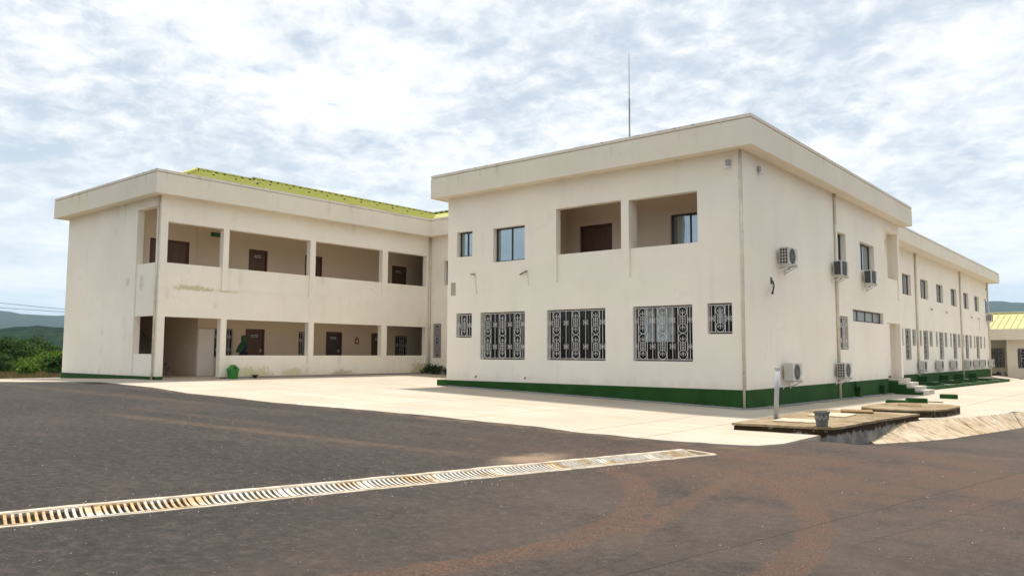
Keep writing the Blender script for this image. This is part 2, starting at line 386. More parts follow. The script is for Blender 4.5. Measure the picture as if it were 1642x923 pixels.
def asphalt():
    m, q, b = newmat('asphalt'); g = q.n('NewGeometry'); P = g.outputs['Position']
    sp = q.n('SeparateXYZ', {0: P}); X, Y = sp.outputs[0], sp.outputs[1]
    f1 = q.noise(P, 42, 4, .75); f2 = q.noise(P, 14, 4, .7); big = q.noise(P, .22, 5, .6); mid = q.noise(P, .75, 7, .68); mid2 = q.noise(q.scl(P, (1, 1, 1), (5, 2, 1)), 2.6, 6, .7)
    c = q.mix(q.mr(f1, .36, .64, smooth=False), (.022, .018, .0155), (.150, .123, .105))
    c = q.mix(q.m('MULTIPLY', q.mr(f2, .38, .68), .35), c, (.058, .047, .040))
    c = q.mix(q.m('MULTIPLY', q.mr(big, .36, .62), .55), c, (.034, .029, .027))
    c = q.mix(q.m('MULTIPLY', q.mr(mid2, .50, .72), .25), c, (.125, .098, .080))
    vor = q.n('TexVoronoi', {'Vector': P, 'Scale': 26.0})
    spk = q.m('MULTIPLY', q.mr(vor.outputs['Distance'], .14, .24, 1.0, 0.0), q.m('GREATER_THAN', q.n('SeparateColor', {0: vor.outputs['Color']}).outputs[0], .945))
    c = q.mix(q.m('MULTIPLY', spk, q.mr(mid2, .36, .62, .25, .95)), c, (.62, .58, .52))
    RED = q.mix(q.mr(f1, .36, .64), (.085, .047, .032), (.30, .175, .115))
    lt = q.noise(q.scl(P, (.5, 1.5, 1), (2, 8, 0)), 1.0, 7, .7); dk = q.noise(q.scl(P, (.45, 1.1, 1), (9, 1, 0)), .8, 6, .7)
    c = q.mix(q.m('MULTIPLY', q.mr(lt, .52, .70), .38), c, (.165, .135, .112)); c = q.mix(q.m('MULTIPLY', q.mr(dk, .53, .66), .5), c, (.020, .017, .016))
    gr = q.noise(q.scl(P, (1, 1, 1), (3, 3, 3)), 8.5, 6, .8)
    c = q.mix(q.m('MULTIPLY', q.mr(gr, .50, .66), .55), c, (.20, .172, .148)); c = q.mix(q.m('MULTIPLY', q.mr(gr, .50, .36), .6), c, (.016, .013, .012))
    c = q.mix(q.m('MULTIPLY', q.mr(X, .5, 6.5), q.mr(mid, .34, .62, .10, .42)), c, (.24, .195, .165))
    # red dust spread over the drive near the corner, patchy and worn
    dx = q.m('MULTIPLY', q.m('SUBTRACT', X, 5.6), .17); dy = q.m('MULTIPLY', q.m('SUBTRACT', Y, -9.6), .22)
    reg = q.mr(q.m('SQRT', q.m('ADD', q.m('MULTIPLY', dx, dx), q.m('MULTIPLY', dy, dy))), .2, 1.35, 1.0, 0.0)
    c = q.mix(q.m('MULTIPLY', reg, q.m('MULTIPLY', q.mr(mid, .34, .62, .10, .95), q.mr(mid2, .30, .62, .45, 1.0))), c, RED)
    c = q.mix(q.m('MULTIPLY', q.mr(mid, .60, .74), .35), c, RED)
    wob = q.m('MULTIPLY', q.m('SUBTRACT', q.noise(P, 1.4, 3), .5), .35); patch = q.noise(q.scl(P, (1, 1, 1), (4, 4, 0)), 3.2, 6, .72)
    for (a_, b_, c_, wd, y0, y1, st, colr) in [
        ((3.63, -12.51), (5.03, -15.33), (4.71, -17.56), .20, -18.6, -11.4, .8, RED),
        ((5.07, -11.42), (6.36, -13.3), (6.87, -15.71), .18, -17.5, -10.6, .85, RED),
        ((4.69, -11.45), (5.02, -13.5), (5.5, -15.9), .15, -16.0, -10.8, .7, q.mix(.4, RED, (.22, .14, .095))),
        ((8.6, -6.9), (9.4, -10.0), (9.6, -14.0), .2, -15.5, -5.6, .5, RED)]:
        cx, cy, r = circum(a_, b_, c_)
        ex, ey = q.m('SUBTRACT', X, cx), q.m('SUBTRACT', Y, cy)
        dd = q.m('ABSOLUTE', q.m('ADD', q.m('SUBTRACT', q.m('SQRT', q.m('ADD', q.m('MULTIPLY', ex, ex), q.m('MULTIPLY', ey, ey))), r), q.m('ADD', q.m('MULTIPLY', wob, .3), q.m('MULTIPLY', q.m('SUBTRACT', mid2, .5), .3))))
        mk = q.m('MULTIPLY', q.mr(dd, wd*.7, wd*1.1, 1.0, 0.0), q.m('MULTIPLY', q.mr(Y, y0, y0+1.0), q.mr(Y, y1-1.0, y1, 1.0, 0.0)))
        near = q.m('GREATER_THAN', q.m('MULTIPLY', ex, (a_[0]+b_[0])/2-cx), 0.0)
        mk = q.m('MULTIPLY', q.m('MULTIPLY', mk, near), q.mr(patch, .34, .56, .45, 1.0))
        c = q.mix(q.m('MULTIPLY', mk, st), c, colr)
    # tan wheel track across the yard
    def seg(p0, p1, wd, x0, x1, st, col, ww=1.0):
        nonlocal c
        ddx, ddy = p1[0]-p0[0], p1[1]-p0[1]; L = math.hypot(ddx, ddy); nx, ny = -ddy/L, ddx/L
        d = q.m('ABSOLUTE', q.m('ADD', q.m('ADD', q.m('MULTIPLY', q.m('SUBTRACT', X, p0[0]), nx), q.m('MULTIPLY', q.m('SUBTRACT', Y, p0[1]), ny)), q.m('MULTIPLY', wob, ww)))
        al = q.m('DIVIDE', q.m('ADD', q.m('MULTIPLY', q.m('SUBTRACT', X, p0[0]), ddx/L), q.m('MULTIPLY', q.m('SUBTRACT', Y, p0[1]), ddy/L)), L)
        mk = q.m('MULTIPLY', q.mr(d, wd*.3, wd, 1.0, 0.0), q.m('MULTIPLY', q.mr(al, x0, x0+.15), q.mr(al, x1-.15, x1, 1.0, 0.0)))
        c = q.mix(q.m('MULTIPLY', q.m('MULTIPLY', mk, st), q.mr(patch, .34, .6, .25, 1.0) if wd > .05 else 1.0), c, col)
    TAN = (.23, .17, .115)
    seg((-9.3, -14.14), (.5, -12.5), .30, 0, 1.1, .55, TAN); seg((-10, -13.0), (-3.5, -12.3), .28, 0, 1, .3, TAN)
    seg((-22, -12.6), (-9, -11.0), .5, 0, 1, .35, TAN); seg((-14, -11.4), (1, -9.8), .30, 0, 1, .35, (.16, .13, .11))
    seg((7.6, -8.12), (6.23, -15.19), .014, -.6, 1.3, .7, (.015, .013, .012), .25); seg((7.87, -10.43), (7.2, -13.6), .010, -.6, 1.3, .6, (.02, .017, .015), .25)
    seg((-3.2, -17.5), (.9, -10.5), .02, -.2, .8, .5, (.02, .018, .017), .4)
    # pale sand heap lines by the drain, dirt along the concrete edge
    sx = q.m('MULTIPLY', q.m('SUBTRACT', X, 1.68), 1/.62); sy = q.m('MULTIPLY', q.m('SUBTRACT', Y, -12.1), 1/1.2)
    sd = q.m('ADD', q.m('SQRT', q.m('ADD', q.m('MULTIPLY', sx, sx), q.m('MULTIPLY', sy, sy))), q.m('MULTIPLY', wob, 1.6))
    c = q.mix(q.m('MULTIPLY', q.mr(q.m('ADD', sd, q.m('SUBTRACT', mid2, .5)), .15, .95, .95, 0.0), q.mr(patch, .3, .5, .5, 1.0)), c, q.mix(patch, (.42, .29, .18), (.62, .50, .38)))
    # soil drifted along the edge of the concrete
    ed = q.m('ABSOLUTE', q.m('ADD', q.m('SUBTRACT', Y, q.mr(X, -18, 4, -9.55, -8.25, False)), q.m('MULTIPLY', q.m('SUBTRACT', mid2, .5), 1.6)))
    c = q.mix(q.m('MULTIPLY', q.m('MULTIPLY', q.mr(ed, .1, .75, 1.0, 0.0), q.mr(patch, .42, .6)), q.m('MULTIPLY', q.m('MULTIPLY', q.mr(X, -19, -14), q.mr(X, 3.2, 4.3, 1.0, 0.0)), .75)), c, (.30, .215, .14))
    c = q.mix(1.0, c, (.475, .43, .39), 'MULTIPLY')
    q.put(b.inputs['Base Color'], c); b.inputs['Roughness'].default_value = .82; b.inputs['Specular IOR Level'].default_value = .3
    q.put(b.inputs['Normal'], q.n('Bump', {'Height': q.m('ADD', f1, q.m('MULTIPLY', f2, 1.2)), 'Strength': .7, 'Distance': .02}).outputs[0])
    return m
M['asphalt'] = asphalt()
def soil():
    m, q, b = newmat('dry_grass_soil'); g = q.n('NewGeometry'); P = g.outputs['Position']
    a = q.noise(P, .25, 6, .65); e = q.noise(P, 3, 5, .7)
    c = q.mix(q.mr(a, .38, .6), (.13, .085, .045), (.075, .085, .022)); c = q.mix(q.m('MULTIPLY', q.mr(e, .4, .7), .5), c, (.17, .115, .06))
    q.put(b.inputs['Base Color'], c); b.inputs['Roughness'].default_value = .95; return m
M['soil'] = soil()
def hillmat():
    m, q, b = newmat('wooded_hills'); g = q.n('NewGeometry'); P = g.outputs['Position']
    a = q.noise(P, .0035, 6, .6); e = q.noise(P, .03, 6, .7); v = q.noise(P, .11, 4, .7)
    c = q.mix(q.mr(e, .35, .65), (.008, .020, .008), (.026, .048, .016)); c = q.mix(q.mr(v, .42, .62), c, (.007, .016, .007))
    c = q.mix(q.m('MULTIPLY', q.mr(a, .58, .70), .55), c, (.05, .065, .024))
    q.put(b.inputs['Base Color'], c); b.inputs['Roughness'].default_value = 1; b.inputs['Specular IOR Level'].default_value = 0
    q.put(b.inputs['Normal'], q.n('Bump', {'Height': v, 'Strength': 1.0, 'Distance': 6.0}).outputs[0]); return m
M['hill'] = hillmat()
def leafmat(name, a, bcol):
    m, q, b = newmat(name); g = q.n('NewGeometry'); oi = q.n('ObjectInfo')
    nz = q.noise(g.outputs['Position'], 2.0, 3); r = g.outputs['Random Per Island']
    c = q.mix(q.m('ADD', q.m('MULTIPLY', r, .6), q.m('MULTIPLY', nz, .4)), a, bcol)
    q.put(b.inputs['Base Color'], c); b.inputs['Roughness'].default_value = .75; b.inputs['Specular IOR Level'].default_value = .15
    tr = q.n('BsdfTranslucent', {'Color': c}); mx = q.n('MixShader', {0: .25, 1: b, 2: tr})
    out = [n for n in q.t.nodes if n.type == 'OUTPUT_MATERIAL'][0]; q.put(out.inputs[0], mx.outputs[0]); return m
M['leafA'] = leafmat('dark_leaves', (.018, .045, .008), (.05, .105, .014)); M['leafB'] = leafmat('bright_leaves', (.035, .09, .008), (.14, .215, .02))
M['bark'] = plain('bark', (.09, .065, .045), .9, var=.3)

# ================================================================== SETTING
def struct(name, mb, mat, kind='structure', **k): return tag(mb.build(name, mat, **k), kind=kind)
# far terrain, in one polar sheet
def far_terrain():
    mb = MB(); NA = 720; rs = [0, 30, 70, 110, 170, 240, 330, 430, 520, 600, 680, 760, 840, 930, 1020, 1150, 1350, 1600, 1900, 2300, 2700, 3100, 3400, 3700, 4000, 4300, 4600, 4900, 5300, 6000, 7500]
    def h(x, y, r, a):
        z = -1.7 - 9*min(1, max(0, r-110)/500)
        n = lambda s, o=0: mnoise.noise(Vector((x*s+o, y*s-o, o)))
        k = math.exp(-((r-880)/150)**2); z += k*(38+12*n(.004)+7*n(.015, 3)+3.5*n(.06, 7))
        k2 = math.exp(-((r-4300)/900)**2); z += k2*(182+40*n(.0009, 11)+45*n(.0022, 5)+16*n(.009, 9)+7*n(.03, 4)+55*math.exp(-((math.degrees(a)-97)/7)**2))
        if r > 500: z += 2.2*n(.05, 2)
        return z
    for r in rs[1:]:
        for i in range(NA):
            a = 2*math.pi*i/NA; x, y = r*math.cos(a), r*math.sin(a); mb.v.append((x, y, h(x, y, r, a)))
    c = len(mb.v); mb.v.append((0, 0, -1.7))
    for j in range(len(rs)-2):
        for i in range(NA):
            k = (i+1) % NA; mb.f.append((j*NA+i, j*NA+k, (j+1)*NA+k, (j+1)*NA+i))
    for i in range(NA): mb.f.append((c, i, (i+1) % NA))
    struct('hills', mb, M['hill'], smooth=True)
far_terrain()
# open field left of the building
def field():
    mb = MB(); xs = [-150+2.0*i for i in range(66)]; ys = [-70+2.0*i for i in range(76)]
    def h(x, y):
        z = -.24-1.7*clip((-32-x)/90, 0, 1)**1.2
        e = max(0, (-y-45)/20, (y-60)/20, (-120-x)/30); z -= 1.5*e
        return z+.10*mnoise.noise(Vector((x*.15, y*.15, 0)))*clip((-29-x)/6, 0, 1)
    for x in xs:
        for y in ys: mb.v.append((x, y, h(x, y)))
    n = len(ys)
    for i in range(len(xs)-1):
        for j in range(n-1): mb.f.append((i*n+j, (i+1)*n+j, (i+1)*n+j+1, i*n+j+1))
    struct('field', mb, M['soil'], smooth=True)
    return h
FH = field()
# asphalt sheet with the drain slot cut out
GD = Vector((.2548, .967)).normalized(); GN = Vector((GD.y, -GD.x)); GC = Vector((.90, -18.17))   # panel joint on the drain's axis
GS0, GS1, GHW = -3.0, 9.0, .30
def gpt(s, t): p = GC+GD*s+GN*t; return p.x, p.y
def road():
    bm = bmesh.new(); xs = [-40+1.0*i for i in range(26)]+[-14.5+.75*i for i in range(36)]+[13+3*i for i in range(18)]; ys = [-60+2*i for i in range(16)]+[-28.5+.75*i for i in range(40)]+[2+3*i for i in range(27)]
    g = [[bm.verts.new((x, y, 0)) for y in ys] for x in xs]
    for i in range(len(xs)-1):
        for j in range(len(ys)-1): bm.faces.new((g[i][j], g[i+1][j], g[i+1][j+1], g[i][j+1]))
    def cut(co, no, sel, clear=False):
        fs = [f for f in bm.faces if sel(f.calc_center_median())]
        geom = set(fs)
        for f in fs: geom.update(f.edges); geom.update(f.verts)
        bmesh.ops.bisect_plane(bm, geom=list(geom), plane_co=co, plane_no=no, clear_outer=clear)
    for t in (-GHW, GHW): cut((*gpt(0, t), 0), (GN.x, GN.y, 0), lambda c: -3 < c.x < 6 and -26 < c.y < -5)
    for s in (GS0, GS1): cut((*gpt(s, 0), 0), (GD.x, GD.y, 0), lambda c: -3 < c.x < 6 and -26 < c.y < -5)
    kill = []
    for f in bm.faces:
        c = f.calc_center_median().xy-GC; s, t = c.dot(GD), c.dot(GN)
        if GS0 < s < GS1 and -GHW < t < GHW: kill.append(f)
    bmesh.ops.delete(bm, geom=kill, context='FACES')
    nrm = Vector((-2.8, 3.0, 0)).normalized()
    cut((-22.0, -11.9, 0), nrm, lambda c: c.x < -6, True)
    for v in bm.verts: v.co.z = HR(v.co.x, v.co.y)
    me = bpy.data.meshes.new('asphalt_yard'); bm.to_mesh(me); bm.free(); me.materials.append(M['asphalt'])
    o = bpy.data.objects.new('asphalt_yard', me); COL.objects.link(o); tag(o, kind='structure')
road()
# concrete apron in slabs
NEAR = [(-30, -14.5), (-21.5, -11.6), (-19.86, -9.5), (-15.91, -9.38), (-13.33, -9.69), (-10.89, -9.51), (-9.09, -9.49), (-7.78, -9.25), (-5.8, -8.85), (-3.89, -8.59), (-2.34, -8.59), (-1.27, -8.4), (0.0, -8.6), (1.15, -8.55), (1.97, -8.58), (2.45, -8.51), (3.39, -8.22), (3.80, -8.0), (3.95, -6.6), (4.03, -4.6), (4.09, -3.0)]
RIGHT = [(4.1, -.6), (4.45, .2), (5.2, 2.2), (5.95, 6.3), (6.9, 12), (9, 25), (13, 40), (22, 60), (34, 78)]
def near_y(x):
    if x <= 4.1:
        return interp(x, [p[0] for p in NEAR], [p[1] for p in NEAR])+.10*mnoise.noise(Vector((x*1.7, 2, 0)))+.05*mnoise.noise(Vector((x*6, 5, 0)))
    return interp(x, [p[0] for p in RIGHT], [p[1] for p in RIGHT])
apron = empty('concrete_apron', (0, 0, 0), kind='structure')
def slab(x0, x1, y0, y1, gap=.011):
    xa, xb = x0+gap, x1-gap; n = max(2, int((xb-xa)/.22)); lo = []
    for i in range(n+1):
        x = xa+(xb-xa)*i/n; ly = max(near_y(x), y0+gap)
        if ly < y1-gap-.05: lo.append((x, ly))
    if len(lo) < 3: return
    top = []
    for (x, y) in lo: top.append((x, y, HA(x, y)))
    back = [(x, y1-gap, HA(x, y1-gap)) for x, y in reversed(lo)]
    m = len(lo); mb = MB(); vt = top+back[::-1]
    # grid of quads between near and far line
    vs = top+[(x, y1-gap, HA(x, y1-gap)) for x, y in lo]; fs = [(i, i+1, m+i+1, m+i) for i in range(m-1)]
    k = len(vs); sk = [(x, y, z-(.42 if x > -1 else .2)) for x, y, z in vs]
    vs = vs+sk
    fs += [(i, k+i, k+i+1, i+1) for i in range(m-1)]+[(m+i, m+i+1, k+m+i+1, k+m+i) for i in range(m-1)]+[(0, m, k+m, k), (m-1, k+m-1, k+2*m-1, 2*m-1)]
    mb.add(vs, fs); mb.build('slab', M['conc'], apron)
for x0, x1, ys in [(-29.5, -25, [-20, -7.2]), (-25, -21, [-20, -7.2]), (-21, -20.02, [-20, -7.2]), (-20.02, -14, [-20, -5, 1, 6.92]), (-14, -12, [-20, -5, 1, 6.92]), (-12, -7.05, [-20, -5, .1]), (-7.05, -3.3, [-20, -5, .1]), (-3.3, 0, [-20, -5, .1]),
                   (0, 1.5, [-20, -5, 0, 6, 12, 18]), (-1.9, 1.5, [18, 24, 30, 36, 42, 48, 54, 60, 78]), (1.5, 4.1, [-20, -5, 0, 6, 12, 18, 24, 30, 36, 42, 48, 54, 60, 78]), (4.1, 7.5, [-1, 6, 12, 18, 24, 30, 36, 42, 48, 54, 60, 78]), (7.5, 12, [13, 18, 24, 30, 36, 42, 48, 54, 60, 78]), (12, 20, [36, 42, 48, 54, 60, 78]), (20, 32, [54, 60, 78])]:
    for a, b in zip(ys[:-1], ys[1:]): slab(x0, x1, a, b)
# sloping concrete edge down to the road, in panels
bat = empty('sloping_kerb', (0, 0, 0), kind='structure')
BT = [(4.24, -3.45), (4.36, -1.7), (4.50, -.1), (5.22, 2.25), (5.97, 6.3), (6.93, 12), (9.05, 25), (13.1, 40), (22, 60)]
BB = [(4.36, -3.6), (4.9, -2.1), (5.33, -.76), (5.75, 1.8), (6.25, 5.2), (7.5, 11), (9.7, 24), (14, 39.4), (23, 59.4)]
def lerp_path(P, t):
    f = t*(len(P)-1); i = min(int(f), len(P)-2); f -= i
    return (P[i][0]+(P[i+1][0]-P[i][0])*f, P[i][1]+(P[i+1][1]-P[i][1])*f)
TB = [0, .34, .47, .56, .64, .71, .78, .85, .92, 1.0]
for i in range(len(TB)-1):
    t0, t1 = TB[i]+.0009, TB[i+1]-.0009; mb = MB(); K = 12 if i == 0 else 6; vs = []
    for j in range(K+1):
        t = t0+(t1-t0)*j/K; a, b = lerp_path(BT, t), lerp_path(BB, t); za, zb = HA(*a)+.005, HR(*b)+.012
        if t < .13: za = zb+(za-zb)*max(.1, t/.13)
        mid = ((a[0]*.45+b[0]*.55), (a[1]*.45+b[1]*.55), za*.36+zb*.64)
        vs += [(*a, za), mid, (*b, zb), (*b, zb-.25)]
    fs = [(j*4+q, (j+1)*4+q, (j+1)*4+q+1, j*4+q+1) for j in range(K) for q in range(3)]
    mb.add(vs, fs); mb.build('panel', M['batter'], bat)
# pale kerb path left of the gallery wing
mb = MB(); 
P0 = [(-19.9, -9.35), (-21.3, -10.95), (-24, -13.5), (-34, -23)]; P1 = [(-20.0, -7.6), (-28.4, -8.2), (-28.6, -11.6), (-38, -21)]
vs = [(x, y, HA(x, y)+.004) for x, y in P0]+[(x, y, HA(x, y)+.004) for x, y in P1]+[(x, y, HA(x, y)-.3) for x, y in P1]
mb.add(vs, [(0, 1, 5, 4), (1, 2, 6, 5), (2, 3, 7, 6), (4, 5, 9, 8), (5, 6, 10, 9), (6, 7, 11, 10)]); struct('path', mb, M['conc'])

# ------------------------------------------------------------------ drain
ch = empty('drain_channel', (*gpt(3, 0), -1.0), 'concrete drain channel crossing the asphalt with pale broken edges', 'drain')
def strip(mb, s0, s1, t0, t1, dz0, dz1, n=24, jag=0.0):
    vs = []
    for i in range(n+1):
        s = s0+(s1-s0)*i/n
        for t in (t0, t1):
            tt = t+(jag*mnoise.noise(Vector((s*2.3, t*9, 1))) if t == t1 else 0)
            x, y = gpt(s, tt); z = HR(x, y); vs += [(x, y, z+dz0), (x, y, z+dz1)]
    fs = []
    for i in range(n):
        o = i*4; fs += [(o+1, o+5, o+7, o+3), (o, o+2, o+6, o+4), (o, o+4, o+5, o+1), (o+2, o+3, o+7, o+6)]
    fs += [(0, 1, 3, 2), (n*4, n*4+2, n*4+3, n*4+1)]
    mb.add(vs, fs)
mb = MB(); strip(mb, GS0, GS1, -GHW, -GHW-.10, -.4, .014, 60, .05); mb.build('edge', M['edge'], ch)
mb = MB(); strip(mb, GS0, GS1, GHW, GHW+.05, -.4, .012, 60, .035); mb.build('edge', M['edge'], ch)
mb = MB(); strip(mb, GS0, GS1, -GHW, GHW, -.5, -.42); mb.build('channel_bed', M['dark'], ch)
for a_, b_ in ((GS0-.05, GS0), (GS1-.02, GS1+.07)): mb = MB(); strip(mb, a_, b_, -GHW, GHW, -.5, .013, 1); mb.build('edge', M['conc'], ch)
# one grate panel, local: s along y, t along x, dished
def dish(t): return -.045*(1-(t/.28)**2)
def gbar(wd):
    mb = MB(); n = 8; vs = []
    for i in range(n+1):
        t = -.27+.54*i/n; z = dish(t)
        vs += [(t, -wd, z), (t, wd, z), (t, wd, z-.03), (t, -wd, z-.03)]
    fs = [(i*4+k, i*4+(k+1) % 4, i*4+4+(k+1) % 4, i*4+4+k) for i in range(n) for k in range(4)]+[(0, 3, 2, 1), (n*4, n*4+1, n*4+2, n*4+3)]
    return mb.add(vs, fs)
bar_me = gbar(.0140).mesh('bar', M['grate']); endbar_me = gbar(.03).mesh('end_bar', M['grate'])
rail_me = MB().box(-.015, .015, -.49, .49, -.035, 0.0).mesh('rail', M['grate'])
tag_g = ['bare galvanised', 'lightly rusted']
for i in range(-3, 9):
    s = i+.5; x, y = gpt(s, 0); z = HR(x, y)+.012
    e = local_empty('drain_grate', (x, y, z), 'dished metal grate panel with curved cross bars in the drain across the asphalt', 'grate', 'grate panels of the drain')
    a = math.atan2(GD.y, GD.x)-math.pi/2
    x2, y2 = gpt(s+.5, 0); x1, y1 = gpt(s-.5, 0); sl_ = HR(x2, y2)-HR(x1, y1)
    e.rotation_euler = (math.atan(sl_), 0, a)
    for nm, me, loc in [('rail', rail_me, (-.283, 0, 0)), ('rail', rail_me, (.283, 0, 0)), ('end_bar', endbar_me, (0, -.458, -.002)), ('end_bar', endbar_me, (0, .458, -.002))]+[('bar', bar_me, (0, -.458+.916*(k+1)/14, -.001)) for k in range(13)]:
        o = bpy.data.objects.new(nm, me); COL.objects.link(o); o.parent = e; o.location = loc

# ================================================================== BUILDING PARTS
def spiral(c, r, a0, turns, sgn, n=9, shrink=.35):
    return [(c[0]+r*(1-(1-shrink)*i/n)*math.cos(a0+sgn*turns*2*math.pi*i/n), c[1]+r*(1-(1-shrink)*i/n)*math.sin(a0+sgn*turns*2*math.pi*i/n)) for i in range(n+1)]
def grille(mb, fr, u0, u1, z0, z1, cols, rows, d=.03, th=.009, simple=False):
    W_, H_ = u1-u0, z1-z0; b0, b1 = z0+.055, z1-.055
    def line(pts, r=th): mb.tube([fr(p[0], d, p[1]) for p in pts], r, 4)
    for z in (b0, b1): line([(u0, z), (u1, z)], th*1.25)
    for u in (u0+.012, u1-.012): line([(u, z0), (u, z1)], th*1.25)
    if W_ > 1.5: line([((u0+u1)/2, z0), ((u0+u1)/2, b0)]); line([((u0+u1)/2, b1), ((u0+u1)/2, z1)])
    cw = W_/cols; rr = min(cw*.235, (b1-b0)/rows*.20, .145)
    for i in range(cols):
        c = u0+cw*(i+.5)
        for uu in (c-rr-.012, c+rr+.012): line([(uu, b0), (uu, b1)])
        if cols == 1 and W_ > .5:
            for uu in ((u0+c-rr)/2, (u1+c+rr)/2): line([(uu, b0), (uu, b1)])
        if cols > 1:
            if i > 0: line([(u0+cw*i, b0), (u0+cw*i, b1)])
            else: line([(u0+(cw*.5-rr)*.5, b0), (u0+(cw*.5-rr)*.5, b1)]); line([(u1-(cw*.5-rr)*.5, b0), (u1-(cw*.5-rr)*.5, b1)])
        rh = (b1-b0)/rows
        for j in range(rows):
            q0, q1 = b0+rh*j, b0+rh*(j+1); qm = (q0+q1)/2
            for zc in (q0+rr+.004, q1-rr-.004):
                n = 14; mb.tube([fr(c+rr*math.cos(2*math.pi*k/n), d, zc+rr*math.sin(2*math.pi*k/n)) for k in range(n)], th, 4, closed=True)
            if simple: continue
            line([(c, q0+rr*.6), (c, q1-rr*.6)], th*.8)
            s = rr*.34
            for sg in (-1, 1):
                for zc, up in ((q0+rr*1.1, -1), (q1-rr*1.1, 1), (qm+rr*.45, 1), (qm-rr*.45, -1)):
                    line(spiral((c+sg*s*1.15, zc), s, math.pi if sg > 0 else 0, .85, up*sg), th*.75)
                line([(c+sg*rr*.62, q0+rr*2), (c+sg*rr*.62, q1-rr*2)], th*.75)
            if cols > 1 or W_ > .7:
                ks = [u0+cw*(i+1)] if cols > 1 and i < cols-1 else []
                if i == 0: ks.append(u0+(cw*.5-rr)*.5)
                if i == cols-1: ks.append(u1-(cw*.5-rr)*.5)
                for uu in ks:
                    for sg in (-1, 1):
                        for up in (1, -1): line(spiral((uu+sg*.058, qm+up*.052), .05, math.pi if sg > 0 else 0, .85, up*sg), th*.95)
def window(parent, fr, u0, u1, z0, z1, d=.20, mull=1, gl='glass', grl=None, simple=False, curtain=None):
    f = MB(); w_ = .055; e = .003
    for a, b, c, g in ((u0+e, u0+w_, z0+e, z1-e), (u1-w_, u1-e, z0+e, z1-e), (u0+w_, u1-w_, z0+e, z0+w_), (u0+w_, u1-w_, z1-w_, z1-e)): f.bbox(fr, a, b, d, d+.06, c, g)
    for k in range(mull):
        m_ = u0+(u1-u0)*(k+1)/(mull+1); f.bbox(fr, m_-.025, m_+.025, d+.005, d+.055, z0+w_, z1-w_)
    o = f.build('window', M['frame'], parent)
    for k in range(mull+1):
        a = u0+(u1-u0)*k/(mull+1)+(.025 if k else w_); b = u0+(u1-u0)*(k+1)/(mull+1)-(.025 if k < mull else w_)
        MB().bbox(fr, a, b, d+.03, d+.036, z0+w_, z1-w_).build('pane', {'glass': M['glass'], 'f': M['frosted']}.get(gl, M['darkglass']), o)
    if curtain:
        cm = MB(); a, b = curtain; n = 14
        vs = []
        for k in range(n+1):
            u = u0+.06+(u1-u0-.12)*(a+(b-a)*k/n); dd = d+.012+(.008 if k % 2 else 0)
            vs += [fr(u, dd, z0+.35*(z1-z0)), fr(u, dd, z1-.07)]
        cm.add(vs, [(2*k, 2*k+2, 2*k+3, 2*k+1) for k in range(n)]); cm.build('blind', M['curtain'], o)
    if grl:
        g = MB(); grille(g, fr, u0, u1, z0, z1, grl[0], grl[1], simple=simple); g.build('grille', M['iron'], o)
    return o
def door(parent, fr, u0, u1, z0, z1, d=.0, leaves=1, plate=True, dark=False):
    f = MB(); w_ = .07
    for a, b, c, g in ((u0, u0+w_, z0, z1), (u1-w_, u1, z0, z1), (u0+w_, u1-w_, z1-w_, z1)): f.bbox(fr, a, b, d-.02, d+.1, c, g)
    o = f.build('door', M['doorframe'], parent)
    for k in range(leaves):
        a = u0+w_+(u1-u0-2*w_)*k/leaves+.004; b = u0+w_+(u1-u0-2*w_)*(k+1)/leaves-.004
        MB().bbox(fr, a, b, d+.04, d+.08, z0+.01, z1-w_-.004).build('leaf', M['frame'] if dark else M['wood'], o)
        MB().bbox(fr, b-.14, b-.06, d+.0, d+.04, z0+1.0, z0+1.14).build('handle', M['steel'], o)
    if plate:
        c = (u0+u1)/2; MB().bbox(fr, c-.17, c+.17, d+.025, d+.037, z1-.36, z1-.25).build('name_plate', M['pvcgrey'], o)
        MB().bbox(fr, c-.11, c+.12, d+.019, d+.022, z1-.32, z1-.29).build('lettering', M['black'], o)
    return o
def downpipe(parent, pts, r=.045, brackets=()):
    o = MB().tube(pts, r, 10).build('downpipe', M['pvc'], parent, smooth=True)
    for b in brackets:
        x, y = pts[0][0], pts[0][1]; MB().lathe([(r+.002, -.02), (r+.012, -.018), (r+.012, .018), (r+.002, .02)], (x, y, b), 10).build('clip', M['pvc'], o)
    return o
def fascia(parent, poly, z0=7.0, z1=7.9, t=.14, deck=True):
    gz = z1-.13; f = MB(); band(f, poly, z0, gz, t); band(f, poly, gz-.01, gz+.05, t-.06, .045); f.build('fascia', M['fascia'], parent)
    c = MB(); band(c, poly, gz+.035, z1, t+.02); c.build('coping', M['coping'], parent)
    if deck:
        d = MB(); d.prism(inset(poly, t-.01), z0+.02, z0+.25); d.build('roof_slab', M['fascia'], parent)

# ------------------------------------------------------------------ corner office block
XB, DB = -11.98, 17.65
blk = empty('office_block', (-6, 8, -.5), 'cream two storey corner block with two recessed balconies and ornate white window grilles', 'building')
A = FA(0.0); B = FB(0.0)
hA = [(-11.5, -10.7, 4.68, 5.65), (-9.65, -8.16, 4.36, 5.62), (-6.77, -4.15, 3.47, 6.02), (-3.86, -1.45, 3.47, 5.98),
      (-11.51, -10.7, 1.61, 2.52), (-10.27, -8.15, .80, 2.52), (-7.17, -4.77, .80, 2.52), (-3.74, -1.66, .80, 2.52), (-1.18, -.39, 1.62, 2.53)]
mb = MB(); wall(mb, A, XB, 0, -.02, 7.019, .26, hA); mb.build('wall', M['wall'], blk)
hB = [(8.62, 9.62, 4.47, 5.65), (11.44, 13.48, 4.43, 5.6), (8.62, 9.62, 1.22, 2.47), (10.25, 14.6, 2.33, 2.8), (15.2, 17.37, 3.5, 6.57), (15.05, 17.37, -.02, 2.43)]
